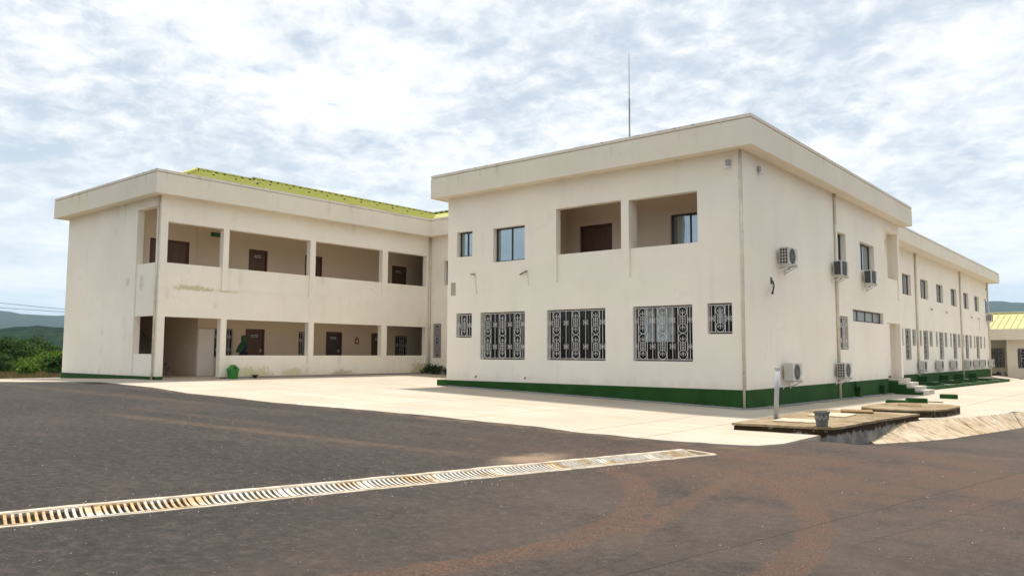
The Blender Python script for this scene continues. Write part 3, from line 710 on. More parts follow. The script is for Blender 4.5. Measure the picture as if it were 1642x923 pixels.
mb = MB(); wall(mb, B, .26, DB, -.02, 7.019, .26, hB); mb.build('wall', M['wall'], blk)
mb = MB(); wall(mb, B, 15.21, 17.36, 3.45, 4.42, .16, [], .05); mb.build('balcony_parapet', M['wall'], blk)
# pier on the open north side of the porch, porch back wall, slabs
mb = MB(); mb.box(-.46, -.26, 17.39, DB, -.02, 7.019); mb.build('pier', M['wall'], blk)
mb = MB(); mb.box(-2.1, -1.87, 14.9, DB, -.02, 7.019); mb.build('wall', M['wall'], blk)
mb = MB(); mb.box(-1.87, -.26, 14.8, 14.98, -.02, 7.019); mb.build('wall', M['wall'], blk)
mb = MB(); mb.box(-1.87, -.02, 14.98, DB-.02, -.3, -.021); mb.build('porch_floor', M['floor'], blk)
mb = MB(); mb.box(-1.87, -.26, 14.98, DB-.02, 2.9, 3.45); mb.build('porch_ceiling', M['wall'], blk)
for a in ((XB, XB+.26, .26, DB), (XB+.26, -2.1, DB-.26, DB)):
    mb = MB(); mb.box(a[0], a[1], a[2], a[3], -.4, 7.019); mb.build('wall', M['wall'], blk)
for u0, u1, zt in ((-6.77, -4.15, 4.43), (-3.86, -1.45, 4.41)):
    mb = MB(); mb.bbox(A, u0+.003, u1-.003, .085, .24, 3.472, zt); mb.build('balcony_parapet', M['wall'], blk)
# balcony rooms
hR = [(-7.03, -5.63, 3.5, 5.66), (-3.32, -1.95, 4.36, 5.68)]
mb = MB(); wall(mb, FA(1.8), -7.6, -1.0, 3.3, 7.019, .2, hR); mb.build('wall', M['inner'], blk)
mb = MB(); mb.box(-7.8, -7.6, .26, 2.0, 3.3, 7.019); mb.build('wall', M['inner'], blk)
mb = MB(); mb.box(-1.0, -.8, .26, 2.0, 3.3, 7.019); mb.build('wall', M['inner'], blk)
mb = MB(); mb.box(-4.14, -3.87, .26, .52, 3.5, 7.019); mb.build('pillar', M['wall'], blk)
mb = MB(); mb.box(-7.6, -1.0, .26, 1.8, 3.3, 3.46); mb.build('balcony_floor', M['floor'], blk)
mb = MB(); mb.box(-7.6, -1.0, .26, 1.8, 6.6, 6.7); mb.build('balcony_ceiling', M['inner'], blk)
door(blk, FA(1.8), -7.03, -5.63, 3.47, 5.66, .08, 1, False)
window(blk, FA(1.8), -3.32, -1.95, 4.36, 5.68, .1)
window(blk, A, *hA[0], d=.19); window(blk, A, *hA[1], d=.19)
window(blk, A, *hA[4], gl='d', grl=(1, 1)); window(blk, A, *hA[5], gl='d', grl=(3, 2), mull=2); window(blk, A, *hA[6], gl='d', grl=(3, 2), mull=2)
window(blk, A, *hA[7], gl='d', grl=(3, 2), mull=2, curtain=(.12, .66)); window(blk, A, *hA[8], gl='d', grl=(1, 1), curtain=(.3, .6))
window(blk, B, *hB[0], mull=0); window(blk, B, *hB[1]); window(blk, B, *hB[2], gl='d', grl=(1, 2)); window(blk, B, *hB[3], mull=3, d=.14, gl='f')
# plinth, green, one piece for each face
mb = MB(); mb.box(XB+.0, .03, -.03, .2, -.95, 0.0); mb.build('plinth', M['green'], blk, bevel=.008)
mb = MB(); mb.box(-.2, .031, .2, 15.0, -1.1, 0.001); mb.build('plinth', M['green'], blk, bevel=.008)
mb = MB(); mb.box(XB-.48, XB, -.05, .55, -.5, .003); mb.build('plinth', M['green'], blk, bevel=.008)
o_ = .49
fascia(blk, [(XB-o_, -o_), (o_, -o_), (o_, DB+o_), (XB-o_, DB+o_)])
downpipe(blk, [(-.055, -.05, 7.0), (-.055, -.05, -.55)], .038, (6.2, 4.6, 2.6, .4)); downpipe(blk, [(.05, 8.25, 7.0), (.05, 8.25, -.62)], .055, (5.9, 3.4, 2.0, .3))
# ------------------------------------------------------------------ gallery wing
XL, YE, YI, XE = -20.03, -7.41, 6.91, -28.7
gal = empty('gallery_wing', (-24, 0, -.1), 'cream two storey wing with open galleries and lime green metal roof', 'building')
E_ = FA(YE); L = FB(XL)
mb = MB(); wall(mb, E_, XE, XL, -.15, 7.019, .27, [(-22.0, -20.38, .0, 6.65)]); mb.build('wall', M['wallL'], gal)
mb = MB(); mb.bbox(E_, -21.998, -20.382, .05, .25, .0, .94); mb.build('parapet', M['wallL'], gal)
mb = MB(); mb.bbox(E_, -21.998, -20.382, .05, .25, 2.41, 4.46); mb.build('parapet', M['wallL'], gal)
bays = [(-7.13, -4.80), (-4.55, -.56), (-.28, 3.68), (4.02, 6.66)]
hL = [(a, b, 3.48, 6.03) for a, b in bays]+[(bays[0][0], bays[0][1], -.12, 2.37)]+[(a, b, .0, 2.35) for a, b in bays[1:]]
mb = MB(); wall(mb, L, YE+.27, YI, -.15, 7.019, .28, hL); mb.build('wall', M['wallL'], gal)
for a, b in bays: mb = MB(); mb.bbox(L, a+.002, b-.002, .085, .25, 3.482, 4.45); mb.build('parapet', M['wallL'], gal)
for a, b in bays[1:]: mb = MB(); mb.bbox(L, a+.002, b-.002, .085, .25, .002, .89); mb.build('parapet', M['wallL'], gal)
XG = -22.2
low_h = [(-3.84, -2.95, .80, 2.03), (-2.34, -1.37, .03, 2.06), (.45, 1.25, .5, 2.0), (2.03, 3.01, .03, 2.04), (4.88, 5.85, .03, 2.03), (6.53, 7.47, .03, 1.93)]
up_h = [(-6.78, -5.10, 3.53, 5.64), (-2.30, -1.34, 3.53, 5.65), (.70, 1.70, 3.53, 5.67), (6.22, 7.25, 3.53, 5.66)]
G_ = FB(XG)
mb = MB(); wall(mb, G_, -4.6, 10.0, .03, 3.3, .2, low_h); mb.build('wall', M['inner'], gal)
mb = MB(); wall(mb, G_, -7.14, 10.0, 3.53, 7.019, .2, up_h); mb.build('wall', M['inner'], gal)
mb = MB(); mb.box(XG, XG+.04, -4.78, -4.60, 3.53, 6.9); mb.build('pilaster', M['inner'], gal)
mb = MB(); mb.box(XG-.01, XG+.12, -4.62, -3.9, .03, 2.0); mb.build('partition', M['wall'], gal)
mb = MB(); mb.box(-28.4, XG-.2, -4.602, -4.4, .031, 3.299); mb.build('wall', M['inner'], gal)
mb = MB(); mb.box(-28.4, XL+.03, YE+.27, 10, -.3, .03); mb.build('gallery_floor', M['floor'], gal)
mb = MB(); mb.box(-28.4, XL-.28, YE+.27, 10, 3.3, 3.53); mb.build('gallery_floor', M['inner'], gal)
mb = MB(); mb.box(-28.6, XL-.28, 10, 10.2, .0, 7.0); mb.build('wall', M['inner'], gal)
mb = MB(); mb.box(XE, XE+.27, YE+.27, 16, -.3, 7.019); mb.build('wall', M['wallL'], gal)
mb = MB(); mb.box(XE+.27, XB, 15.7, 16, -.3, 7.019); mb.build('wall', M['wallL'], gal)
for k in range(16):
    mb = MB(); mb.box(-24.15-.28*(k+1), -24.15-.28*k-.001, -5.9, -4.605, .031, .03+.17*(k+1)); mb.build('stair_step', M['tread'], gal)
for q in low_h[:1]: window(gal, G_, *q, gl='d', grl=(1, 2), mull=1, d=.12)
for q in (low_h[1], low_h[4]): door(gal, G_, *q, .03)
door(gal, G_, *low_h[3], .03, 1, True, True)
window(gal, G_, *low_h[2], gl='d', grl=(1, 2), d=.12); window(gal, G_, *low_h[5], gl='d', grl=(1, 2), d=.12)
door(gal, G_, *up_h[0], .03, 2, False)
for q in up_h[1:]: door(gal, G_, *q, .03)
# link wall
Cn = FA(YI); hC = [(-19.0, -18.0, 4.48, 5.74), (-19.77, -19.17, .78, 2.52), (-17.2, -16.2, 4.48, 5.74), (-17.3, -16.1, .78, 2.52)]
mb = MB(); wall(mb, Cn, XL, XB, -.35, 7.019, .26, hC); mb.build('wall', M['wallL'], gal)
window(gal, Cn, *hC[0], mull=0); window(gal, Cn, *hC[1], gl='d', grl=(1, 2), mull=0, d=.12); window(gal, Cn, *hC[2]); window(gal, Cn, *hC[3], gl='d', grl=(1, 2), d=.12)
for a in ((XE-.03, XL+.0, YE-.03, YE+.1, .09), (XL-.1, XL+.03, YE-.03, bays[0][0], .09), (XL-.1, XL+.03, bays[0][1], YI, -.0)):
    mb = MB(); mb.box(a[0], a[1], a[2], a[3], -.6, a[4]); mb.build('plinth', M['green'], gal)
oL = .48
polyL = [(XE-oL, YE-oL), (XL+oL, YE-oL), (XL+oL, YI-oL), (XB-.003, YI-oL), (XB-.003, 16.4), (XE-oL, 16.4)]
fascia(gal, polyL)
downpipe(gal, [(-20.2, YE-.05, 7.0), (-20.2, YE-.05, -.05)], .036, (6.1, 3.9, 1.9, .4)); downpipe(gal, [(XL+.07, YI-.07, 7.0), (XL+.07, YI-.07, .0)], .055, (5, 2.5))
# lime roof: hip end, two ridges, ribs down the slope
XR, ZR, ZE = -24.35, 9.28, 7.6
def roof_slope(parent, y0, y1, zr, hip=0.0):
    mb = MB(); r = MB(); xe = XL+.25
    mb.add([(xe, y0-hip, ZE), (xe, y1, ZE), (XR, y1, zr), (XR, y0, zr)], [(0, 1, 2, 3)])
    n = int((y1-y0+hip)/.33)
    for i in range(n+1):
        y = y0-hip+.33*i
        if y > y1: break
        t = 0.0 if y >= y0 else (y0-y)/max(hip, 1e-6)
        xa, za = (XR, zr) if t == 0 else (XR+(xe-XR)*t, zr+(ZE-zr)*t)
        mb.add([(xe, y-.05, ZE), (xe, y+.05, ZE), (xe, y, ZE+.085), (xa, y-.05, za), (xa, y+.05, za), (xa, y, za+.085)], [(0, 2, 5, 3), (1, 4, 5, 2)])
    s = mb.build('roof', M['roof'], parent)
    fx = MB()
    for row in (.30, .72):
        y = y0+.1
        while y < y1:
            t = row; x = xe+(XR-xe)*t; z = ZE+(zr-ZE)*t; fx.box(x-.03, x+.03, y-.03, y+.03, z+.06, z+.115); y += 1.1
    tag(fx.build('roof_fixing', M['dark'], s), kind='stuff')
    c = MB(); c.tube([(XR, y0-.05, zr+.06), (XR, y1, zr+.06)], .085, 6); c.build('ridge_cap', M['roof'], s)
    g = MB(); y = y0
    while y < y1: g.box(XR+.03, XR+.14, y-.05, y+.05, zr-.02, zr+.055); y += .44
    tag(g.build('ridge_gap', M['dark'], s), kind='stuff')
    return s
s1 = roof_slope(gal, -3.75, -.85, ZR, 3.6)
roof_slope(gal, -.85, 11.25, ZR+.07)
hp = MB(); hp.add([(XL+.25, -7.35, ZE), (XR, -3.75, ZR), (XE+.1, -7.35, ZE)], [(0, 1, 2)]); hp.build('hip_roof', M['roofy'], gal)
hc = MB(); hc.tube([(XL+.25, -7.35, ZE+.05), (XR, -3.75, ZR+.06)], .075, 6); hc.build('hip_cap', M['roof'], gal)
bk = MB(); bk.add([(XE+.1, -7.35, ZE), (XR, -3.75, ZR), (XR, 11.25, ZR), (XE+.1, 16, ZE)], [(0, 1, 2, 3)]); bk.build('roof', M['roof'], gal)
# link roof: front slope rising away from the yard, ribs up the slope
mb = MB(); r = MB(); ye, yr = YI-.25, 11.25
mb.add([(XL+.25, ye, ZE), (XB-.02, ye, ZE), (XB-.02, yr, ZR+.05), (XR, yr, ZR+.05)], [(0, 1, 2, 3)])
x = XL+.25
while x < XB-.1:
    mb.add([(x-.035, ye, ZE), (x+.035, ye, ZE), (x, ye, ZE+.05), (x-.035, yr, ZR+.05), (x+.035, yr, ZR+.05), (x, yr, ZR+.1)], [(0, 2, 5, 3), (1, 4, 5, 2)]); x += .22
lr = mb.build('roof', M['roof'], gal)
c = MB(); c.tube([(XR, yr, ZR+.11), (XB-.02, yr, ZR+.11)], .085, 6); c.build('ridge_cap', M['roofy'], lr)
g = MB(); x = XR
while x < XB-.2: g.box(x-.05, x+.05, yr-.14, yr-.03, ZR+.03, ZR+.105); x += .44
tag(g.build('ridge_gap', M['dark'], lr), kind='stuff')
mb = MB(); mb.add([(XR, yr, ZR+.05), (XB-.02, yr, ZR+.05), (XB-.02, 16, ZE), (XE+.1, 16, ZE)], [(0, 1, 2, 3)]); mb.build('roof', M['roof'], gal)

# ------------------------------------------------------------------ long rear wing
XW, K = -1.87, 1.069
ky = lambda y: -21.7+(y+21.7)*K
Y2 = 53.85
rw = empty('rear_wing', (-6, 36, -.7), 'long cream rear wing with narrow grilled windows above green plinth', 'building')
Wf = FB(XW)
hW = []
for y in (22.97, 27.01, 31.08, 35.22, 39.39, 43.44, 47.55): hW.append((ky(y), ky(y)+1.95, 4.43, 5.62))
lowW = []
for a in range(7):
    b0 = ky(22.30+4.065*a); lowW += [(b0, b0+.58, 1.55, 2.5), (b0+.97, b0+2.25, .74, 2.5), (b0+2.6, b0+3.45, 1.55, 2.5)]
lowW = [h for h in lowW if h[1] < Y2-.2]
mb = MB(); wall(mb, Wf, DB+.0, Y2, -.08, 7.019, .26, hW+lowW); mb.build('wall', M['wall'], rw)
for h in hW: window(rw, Wf, *h, d=.16)
for i, h in enumerate(lowW): window(rw, Wf, *h, gl='d', grl=(1, 2 if h[2] < 1 else 1), mull=0, simple=True, d=.12)
mb = MB(); mb.box(XW-.2, XW+.03, DB, Y2, -1.3, -.078); mb.build('plinth', M['green'], rw)
mb = MB(); mb.box(-12, XW-.26, Y2-.26, Y2, -1.3, 7.019); mb.build('wall', M['wall'], rw)
mb = MB(); mb.box(-12.26, -12, DB, Y2, -1.3, 7.019); mb.build('wall', M['wall'], rw)
oW = .82
fascia(rw, [(-12.8, DB+o_+.01), (XW+oW, DB+o_+.01), (XW+oW, Y2+oW), (-12.8, Y2+oW)], 7.0, 7.83)
for y in (29.0, 42.2, 53.72): downpipe(rw, [(XW+.06, y, 7.0), (XW+.06, y, -.7)], .06, (4.1, 2.0))

# ------------------------------------------------------------------ annex at the far end
an = empty('annex_building', (4, 64, -1), 'low cream annex with lime ribbed hip roof beyond the rear wing', 'building')
YA = 58.0; Af = FA(YA); Ar = FA(61.0)
mb = MB(); wall(mb, Af, -1.2, 16, -1.3, 2.33, .25, [(-.43, 1.2, -.1, 1.62), (3.5, 5.1, -.1, 1.62), (7.5, 9.1, -.1, 1.62), (11.5, 13.1, -.1, 1.62)]); mb.build('wall', M['annexwall'], an)
mb = MB(); wall(mb, Ar, -9, -1.2, -1.3, 2.33, .25, [(-3.1, -1.75, -.12, 1.66)]); mb.build('wall', M['annexwall'], an)
mb = MB(); mb.box(-1.2, -.95, 58.25, 61.25, -1.3, 2.33); mb.build('wall', M['annexwall'], an)
mb = MB(); mb.box(-9, 16, 69.5, 69.75, -1.3, 2.33); mb.build('wall', M['annexwall'], an)
window(an, Ar, -3.1, -1.75, -.12, 1.66, gl='d', grl=(2, 2), simple=True, d=.1)
for u in (-.43, 3.5, 7.5, 11.5): window(an, Af, u, u+1.6 if u > 0 else 1.2, -.1, 1.62, gl='d', grl=(2, 2), simple=True, d=.1)
pA = [(-10, 57.2), (17, 57.2), (17, 70.5), (-10, 70.5)]
f = MB(); band(f, pA, 2.33, 3.26, .15); f.build('fascia', M['annexwall'], an)
f = MB(); f.prism(inset(pA, .14), 2.35, 2.6); f.build('roof_slab', M['annexwall'], an)
rx0, rx1, ry0, ry1, rz, re = -9.7, 16.7, 57.5, 70.2, 4.85, 3.15; ym = (ry0+ry1)/2; hx0, hx1 = -4.0, 11.0
mb = MB(); mb.add([(rx0, ry0, re), (rx1, ry0, re), (hx1, ym, rz), (hx0, ym, rz), (rx0, ry1, re), (rx1, ry1, re)], [(0, 1, 2, 3), (5, 4, 3, 2), (1, 5, 2), (4, 0, 3)])
ar = mb.build('roof', M['roofy'], an)
r = MB(); x = rx0+.3
while x < rx1-.3:
    t = min(1, (x-rx0)/(hx0-rx0), (rx1-x)/(rx1-hx1)); yt, zt = ry0+(ym-ry0)*t, re+(rz-re)*t
    r.tube([(x, ry0, re+.02), (x, yt, zt+.02)], .05, 4); x += .5
tag(r.build('roof_rib', M['roofrib'], ar), kind='stuff')
c = MB(); c.tube([(hx0, ym, rz+.04), (hx1, ym, rz+.04)], .12, 6); c.tube([(rx0, ry0, re+.04), (hx0, ym, rz+.04)], .1, 6); c.tube([(rx1, ry0, re+.04), (hx1, ym, rz+.04)], .1, 6); c.build('ridge_cap', M['roofy'], ar)

# ================================================================== THINGS ON THE WALLS
def make_ac(coil=1):
    r = local_empty('air_conditioner', (0, 0, 0))       # back against the wall at x=0, faces +x, y from 0
    W_, H_, D_ = .82, .56, .29
    MB().box(.10, .10+D_, 0, W_, .06, .06+H_).build('casing', M['acw'], r, bevel=.018)
    x = .10+D_
    f = MB(); cy, cz = W_*.42, .06+H_/2
    for rr in (.235, .19, .145, .10, .05): f.tube([(x+.014, cy+rr*math.cos(2*math.pi*k/20), cz+rr*math.sin(2*math.pi*k/20)) for k in range(20)], .006, 4, closed=True)
    for k in range(8): a = math.pi*k/8; f.tube([(x+.012, cy-.24*math.cos(a), cz-.24*math.sin(a)), (x+.012, cy+.24*math.cos(a), cz+.24*math.sin(a))], .004, 4)
    f.build('fan_guard', M['acg'], r)
    MB().lathe([(.245, .001), (.245, .004)], (x, cy, cz), 24, 'x').build('fan_opening', M['acd'], r)
    if coil == 2:
        MB().box(.13, .36, -.004, .004, .10, .58).build('side_vent', M['acd'], r); MB().box(x+.016, x+.02, .10, .56, .09, .59).build('front_panel', M['acd'], r)
    elif coil:
        c = MB()
        for i in range(3):
            for j in range(5): c.box(.13+i*.085, .195+i*.085, -.004, .004, .10+j*.098, .175+j*.098)
        c.build('side_vent', M['acd'], r)
    MB().box(x-.002, x+.006, W_-.17, W_-.03, .12, .22).build('label_plate', M['white'], r)
    for y in (.10, W_-.10):
        b = MB(); b.box(0.002, .035, y-.018, y+.018, -.20, .12); b.box(.03, .44, y-.018, y+.018, .02, .055)
        b.add([(.03, y-.004, -.17), (.03, y+.004, -.17), (.40, y-.004, .02), (.40, y+.004, .02), (.03, y-.004, -.12), (.03, y+.004, -.12), (.34, y-.004, .02), (.34, y+.004, .02)], [(0, 2, 6, 4), (1, 5, 7, 3), (0, 1, 3, 2), (4, 6, 7, 5)])
        b.build('bracket', M['white'], r)
    MB().tube([(.2, W_, .2), (.2, W_+.07, .16), (.1, W_+.08, .02), (.02, W_+.06, -.02)], .018, 6).build('hose', M['black'], r)
    return r
acA = make_ac(1); acB = make_ac(0); acC = make_ac(2)
acs = [(0, 2.45, 3.76, 0, 'outdoor air conditioner high on the side wall above a black bent bracket'), (0, 7.72, 3.83, 2, 'outdoor air conditioner fixed over the downpipe beside the first side window'),
       (0, 11.5, 3.80, 2, 'outdoor air conditioner below the wider upper side window'), (0, 2.62, .14, 1, 'outdoor air conditioner low on the side wall beside the grey vent pipe'), (0, 7.78, .12, 0, 'outdoor air conditioner low on the side wall below the narrow grilled window')]
first = {0: True, 1: True, 2: True}
for (x, y, z, k, lb) in acs:
    src = (acA, acB, acC)[k]; o = src if first[k] else copy_tree(src); first[k] = False
    o.location = (x, y, z); tag(o, lb, 'air conditioner', 'air conditioners on the walls')
for y in (28.75, 33.3, 37.6, 42.6, 46.1, 48.6, 52.6):
    o = copy_tree(acB); o.location = (XW, y, .06); tag(o, 'small outdoor air conditioner in the row above the green plinth of the rear wing', 'air conditioner', 'air conditioners along the rear wing')
o = copy_tree(acA); o.location = (XW, 52.8, 3.75); tag(o, 'outdoor air conditioner high at the far end of the rear wing', 'air conditioner')
o = copy_tree(acB); o.location = (-2.6, 60.98, -1.05); o.rotation_euler = (0, 0, -math.pi/2); tag(o, 'outdoor air conditioner standing low in the recess of the annex', 'air conditioner')

def camera_box(loc, rz, lb):
    r = local_empty('security_camera', loc, lb, 'camera', 'cameras under the roof edge'); r.rotation_euler = (0, 0, rz)   # faces -y, wall at y=0
    MB().box(-.07, .07, -.09, -.001, -.06, .10).build('junction_box', M['pvcgrey'], r, bevel=.01)
    MB().tube([(0, -.05, -.06), (0, -.07, -.12)], .015, 6).build('mount', M['white'], r)
    MB().tube([(.04, .0, -.10), (-.05, -.20, -.19)], .035, 10).build('body', M['white'], r)
camera_box((-.42, 0, 6.66), 0, 'white security camera on the balcony facade near the corner'); camera_box((0, 1.15, 6.62), math.pi/2, 'white security camera on the side wall near the corner')
camera_box((XW, 53.2, 6.45), math.pi/2, 'security camera at the far end of the rear wing')
def stub(name, fr, u, z, w_, tilt, wire, lb, cat='bracket', group='cut cable stubs on the facade'):
    p = fr(u, 0, z); r = empty(name, p, lb, cat, group)
    q = lambda a, d, c: fr(u+a, -d, z+c)
    MB().tube([q(0, .0, 0), q(0, .05, 0), q(-w_, .12, tilt)], .022, 6).build('sleeve', M['black'], r)
    if wire: MB().tube([q(.02, .03, 0), q(.04, .05, -.05), q(.05, .02, -wire*.5), q(.03+.12*wire, .02, -wire)], .008, 5).build('wire', M['cable'], r)
stub('cable_stub', A, -10.55, 3.97, .12, 0.0, .75, 'short black cable sleeve with hanging wire below the small upper window'); stub('cable_stub', A, -8.05, 3.93, .24, -.12, .5, 'slanted black cable sleeve with short wire below the wide upper window')
for y, lb in ((33.2, 'first'), (37.6, 'second'), (46.5, 'third'), (49.5, 'fourth')):
    stub('cable_stub', Wf, ky(y)*0+y, 3.85, .7, .05, .9 if y > 48 else 0, 'black cable sleeve sticking out below upper windows of the rear wing', group='cable sleeves on the rear wing')
# black aerial bracket on the side wall
r = empty('aerial_bracket', (0, 1.75, 3.05), 'bent black metal bracket with thin rods on the side wall below an air conditioner', 'bracket')
MB().tube([(0.0, 2.02, 3.30), (.06, 2.0, 3.28), (.10, 1.98, 3.12), (.26, 1.42, 2.86)], [.02, .022, .024, .03], 6).build('arm', M['black'], r)
MB().tube([(.14, 1.9, 3.10), (.3, 1.35, 3.16)], .01, 5).build('rod', M['black'], r); MB().tube([(.02, 2.0, 3.22), (.05, 2.04, 3.0), (.12, 1.75, 2.88)], .006, 5).build('rod', M['black'], r)
MB().lathe([(.035, -.03), (.04, 0), (.03, .03)], (.27, 1.40, 2.86), 8).build('end_clamp', M['black'], r)
MB().box(0.001, .012, 1.95, 2.08, 3.2, 3.4).build('wall_plate', M['black'], r)
# patched hole left of the facade
r = empty('wall_patch', (-11.7, 0, 3.45), 'pale cement patch with a grey pipe stub at the left edge of the facade', 'patch')
MB().bbox(A, -11.80, -11.55, -.006, .0, 3.22, 3.72).build('patch', M['conc'], r); MB().tube([(-11.66, -.012, 3.28), (-11.66, -.012, 3.62)], .02, 6).build('pipe_stub', M['pvcgrey'], r)
for u in (-10.44, -8.1):
    p = A(u, 0, .18); r = empty('pipe_outlet', p, 'small pipe outlet low on the balcony facade', 'outlet', 'pipe outlets low on the facade'); MB().tube([(u, 0, .18), (u, -.05, .18), (u+.02, -.06, .15)], .016, 6).build('spout', M['black'], r); MB().tube([(u-.06, 0, .15), (u-.06, -.03, .14)], .012, 6).build('spout', M['black'], r)
# lightning rod
r = empty('lightning_rod', (-6.2, 4, 7.25), 'tall thin lightning rod standing on the flat roof of the corner block', 'rod')
MB().tube([(-6.2, 4, 7.26), (-6.2, 4, 10.85)], .032, 8).build('mast', M['acg'], r); MB().tube([(-6.2, 4, 10.85), (-6.2, 4, 12.67)], [.022, .012], 8).build('tip', M['steel'], r)
MB().box(-6.35, -6.05, 3.85, 4.15, 7.252, 7.27).build('base_plate', M['steel'], r)
# signs in the gallery
r = empty('exit_sign', (XG, -4.0, 6.05), 'small dark green exit box high on the gallery wall', 'sign'); MB().box(XG+.001, XG+.06, -4.15, -3.68, 6.0, 6.17).build('panel', M['exit'], r); MB().box(XG+.06, XG+.063, -4.05, -3.78, 6.06, 6.10).build('lettering', M['bin'], r)
r = empty('extinguisher_sign', (XG, 3.93, 1.7), 'small red fire extinguisher sign between lower gallery doors', 'sign'); MB().box(XG+.001, XG+.02, 3.80, 4.06, 1.46, 1.72).build('panel', M['red'], r); MB().box(XG+.001, XG+.02, 3.88, 3.98, 1.74, 1.83).build('arrow', M['red'], r); MB().box(XG+.02, XG+.023, 3.88, 3.98, 1.52, 1.66).build('pictogram', M['white'], r)
for (x, y, z, nm) in ((-23.2, -4.6, 1.25, 'light_switch'),):
    r = empty(nm, (x, y, z), 'white light switch on the stair wall of the gallery wing', 'switch'); MB().box(x-.04, x+.04, y-.012, y-.001, z-.07, z+.07).build('plate', M['white'], r); MB().box(x-.02, x+.02, y-.018, y-.012, z-.03, z+.03).build('rocker', M['pvcgrey'], r)

# ================================================================== THINGS ON THE GROUND
# buried tank tops
t = empty('septic_tank', (3.2, -3, -.6), 'large low concrete tank top stained brown with two cover slabs', 'tank')
tp = [(2.12, -5.75), (4.08, -5.45), (4.50, -.12), (2.05, -.2)]
def ragged(tp, n=9, a=.03):
    out = []
    for i in range(len(tp)):
        p, q = tp[i], tp[(i+1) % len(tp)]
        for k in range(n):
            f = k/n; out.append((p[0]+(q[0]-p[0])*f+random.uniform(-a, a), p[1]+(q[1]-p[1])*f+random.uniform(-a, a)))
    return out
mb = MB(); mb.prism(inset(tp, .012), -1.1, -.469); mb.build('wall', M['tankside'], t, bevel=.02)
mb = MB(); mb.prism(ragged(tp), -.468, -.42); mb.build('top_slab', M['tanktop'], t)
def cover(parent, x, y, w_, l, z, mat, rz, hgt=.05):
    c, s = math.cos(rz), math.sin(rz); P = [(x+c*a-s*b, y+s*a+c*b) for a, b in ((-w_/2, -l/2), (w_/2, -l/2), (w_/2, l/2), (-w_/2, l/2))]
    mb = MB(); mb.prism(P, z, z+hgt); return mb.build('cover', M[mat], parent, bevel=.01)
cover(t, 3.05, -4.35, .95, .8, -.419, 'cover', .1, .025); cover(t, 3.05, -2.2, .85, 1.1, -.419, 'cover', .05, .03); cover(t, 3.2, -.75, .75, .75, -.419, 'coverbrown', .3, .05)
t2 = empty('inspection_chamber', (3.6, 2.6, -.6), 'smaller round cornered concrete chamber behind the stained tank', 'chamber')
n = 26; P = []
for k in range(n):
    a = 2*math.pi*k/n; P.append((3.72+1.05*math.copysign(abs(math.cos(a))**.6, math.cos(a))+.08*math.sin(a), 2.5+1.75*math.copysign(abs(math.sin(a))**.6, math.sin(a))))
mb = MB(); mb.prism(P, -1.0, -.44); mb.build('wall', M['tankside'], t2); mb = MB(); mb.prism(inset(P, .0), -.439, -.40); mb.build('top_slab', M['tanktop'], t2)
cover(t2, 3.6, 2.9, .6, .6, -.399, 'coverbrown', .2, .02)
# vent pipe and flower pot
r = empty('vent_pipe', (2.42, -4.11, -.42), 'leaning grey plastic vent pipe standing on the stained tank top', 'pipe')
MB().tube([(2.42, -4.11, -.43), (2.46, -4.05, .70)], .052, 12).build('pipe', M['pvcgrey'], r, smooth=True); MB().lathe([(.052, 0), (.060, .005), (.060, .07), (.04, .075)], (2.458, -4.053, .66), 12).build('collar', M['pvcgrey'], r)
r = empty('flower_pot', (3.83, -5.30, -.42), 'grey cement flower pot with zigzag relief on the tank corner', 'pot')
c0 = (3.83, -5.30, -.418)
MB().lathe([(.12, 0), (.13, .01), (.165, .28), (.185, .285), (.19, .335), (.165, .338), (.14, .25), (.10, .24)], c0, 20).build('body', M['pot'], r, smooth=False)
r.scale = (.85, .85, .9)
z = MB()
for k in range(20):
    a0, a1 = 2*math.pi*k/20, 2*math.pi*(k+1)/20; h0, h1 = (.15, .25) if k % 2 else (.25, .15)
    z.tube([(c0[0]+(.132+.035*(h0/.28)+.004)*math.cos(a0), c0[1]+(.132+.035*(h0/.28)+.004)*math.sin(a0), c0[2]+h0), (c0[0]+(.132+.035*(h1/.28)+.004)*math.cos(a1), c0[1]+(.132+.035*(h1/.28)+.004)*math.sin(a1), c0[2]+h1)], .009, 4)
z.build('relief', M['relief'], r)
# porch steps
st = empty('porch_steps', (.5, 16.2, -.6), 'short flight of cement steps with green sides below the porch', 'steps')
for k in range(4):
    top = -.03-.155*k; x0, x1 = .032+.32*k, .032+.32*(k+1)
    MB().box(x0 if k else -.02, x1, 15.15, 17.35, -1.1, top-.04).build('riser', M['step'], st); MB().box(x0-.02 if k else -.02, x1+.02, 15.15, 17.35, top-.039, top).build('tread', M['step'], st)
    MB().box(.032 if k == 0 else x0, x1+.02, 15.02, 15.149, -1.1, top-.06).build('side_wall', M['green'], st)
# green painted blocks lying on the concrete
for (x0, x1, y, w_, lb, rz) in ((2.16, 2.72, 6.2, .22, 'green painted concrete block lying beside the round cornered chamber', .06), (2.3, 2.9, 8.2, .24, 'green painted concrete block on the ground by the porch steps', .05), (2.45, 3.0, 12.8, .22, 'green painted concrete block lying alone on the pale concrete', .03)):
    zg = HA(2.5, y); e = local_empty('concrete_block', ((x0+x1)/2, y, zg), lb, 'block'); e.rotation_euler = (0, 0, rz)
    a = (x1-x0)/2*1.1; MB().box(-a, a, -w_/2, w_/2, 0, .16).build('core', M['green'], e, bevel=.012); MB().box(-a+.03, a-.03, -w_/2+.03, w_/2-.03, .16, .172).build('worn_top', M['green'], e)
r = local_empty('plank', (2.75, 9.3, HA(2.75, 9.3)), 'thin brown plank lying near the green block by the steps', 'plank'); MB().box(-.45, .45, -.06, .06, 0, .03).build('board', M['coverbrown'], r); MB().box(-.3, -.25, -.06, .06, .03, .04).build('batten', M['coverbrown'], r)
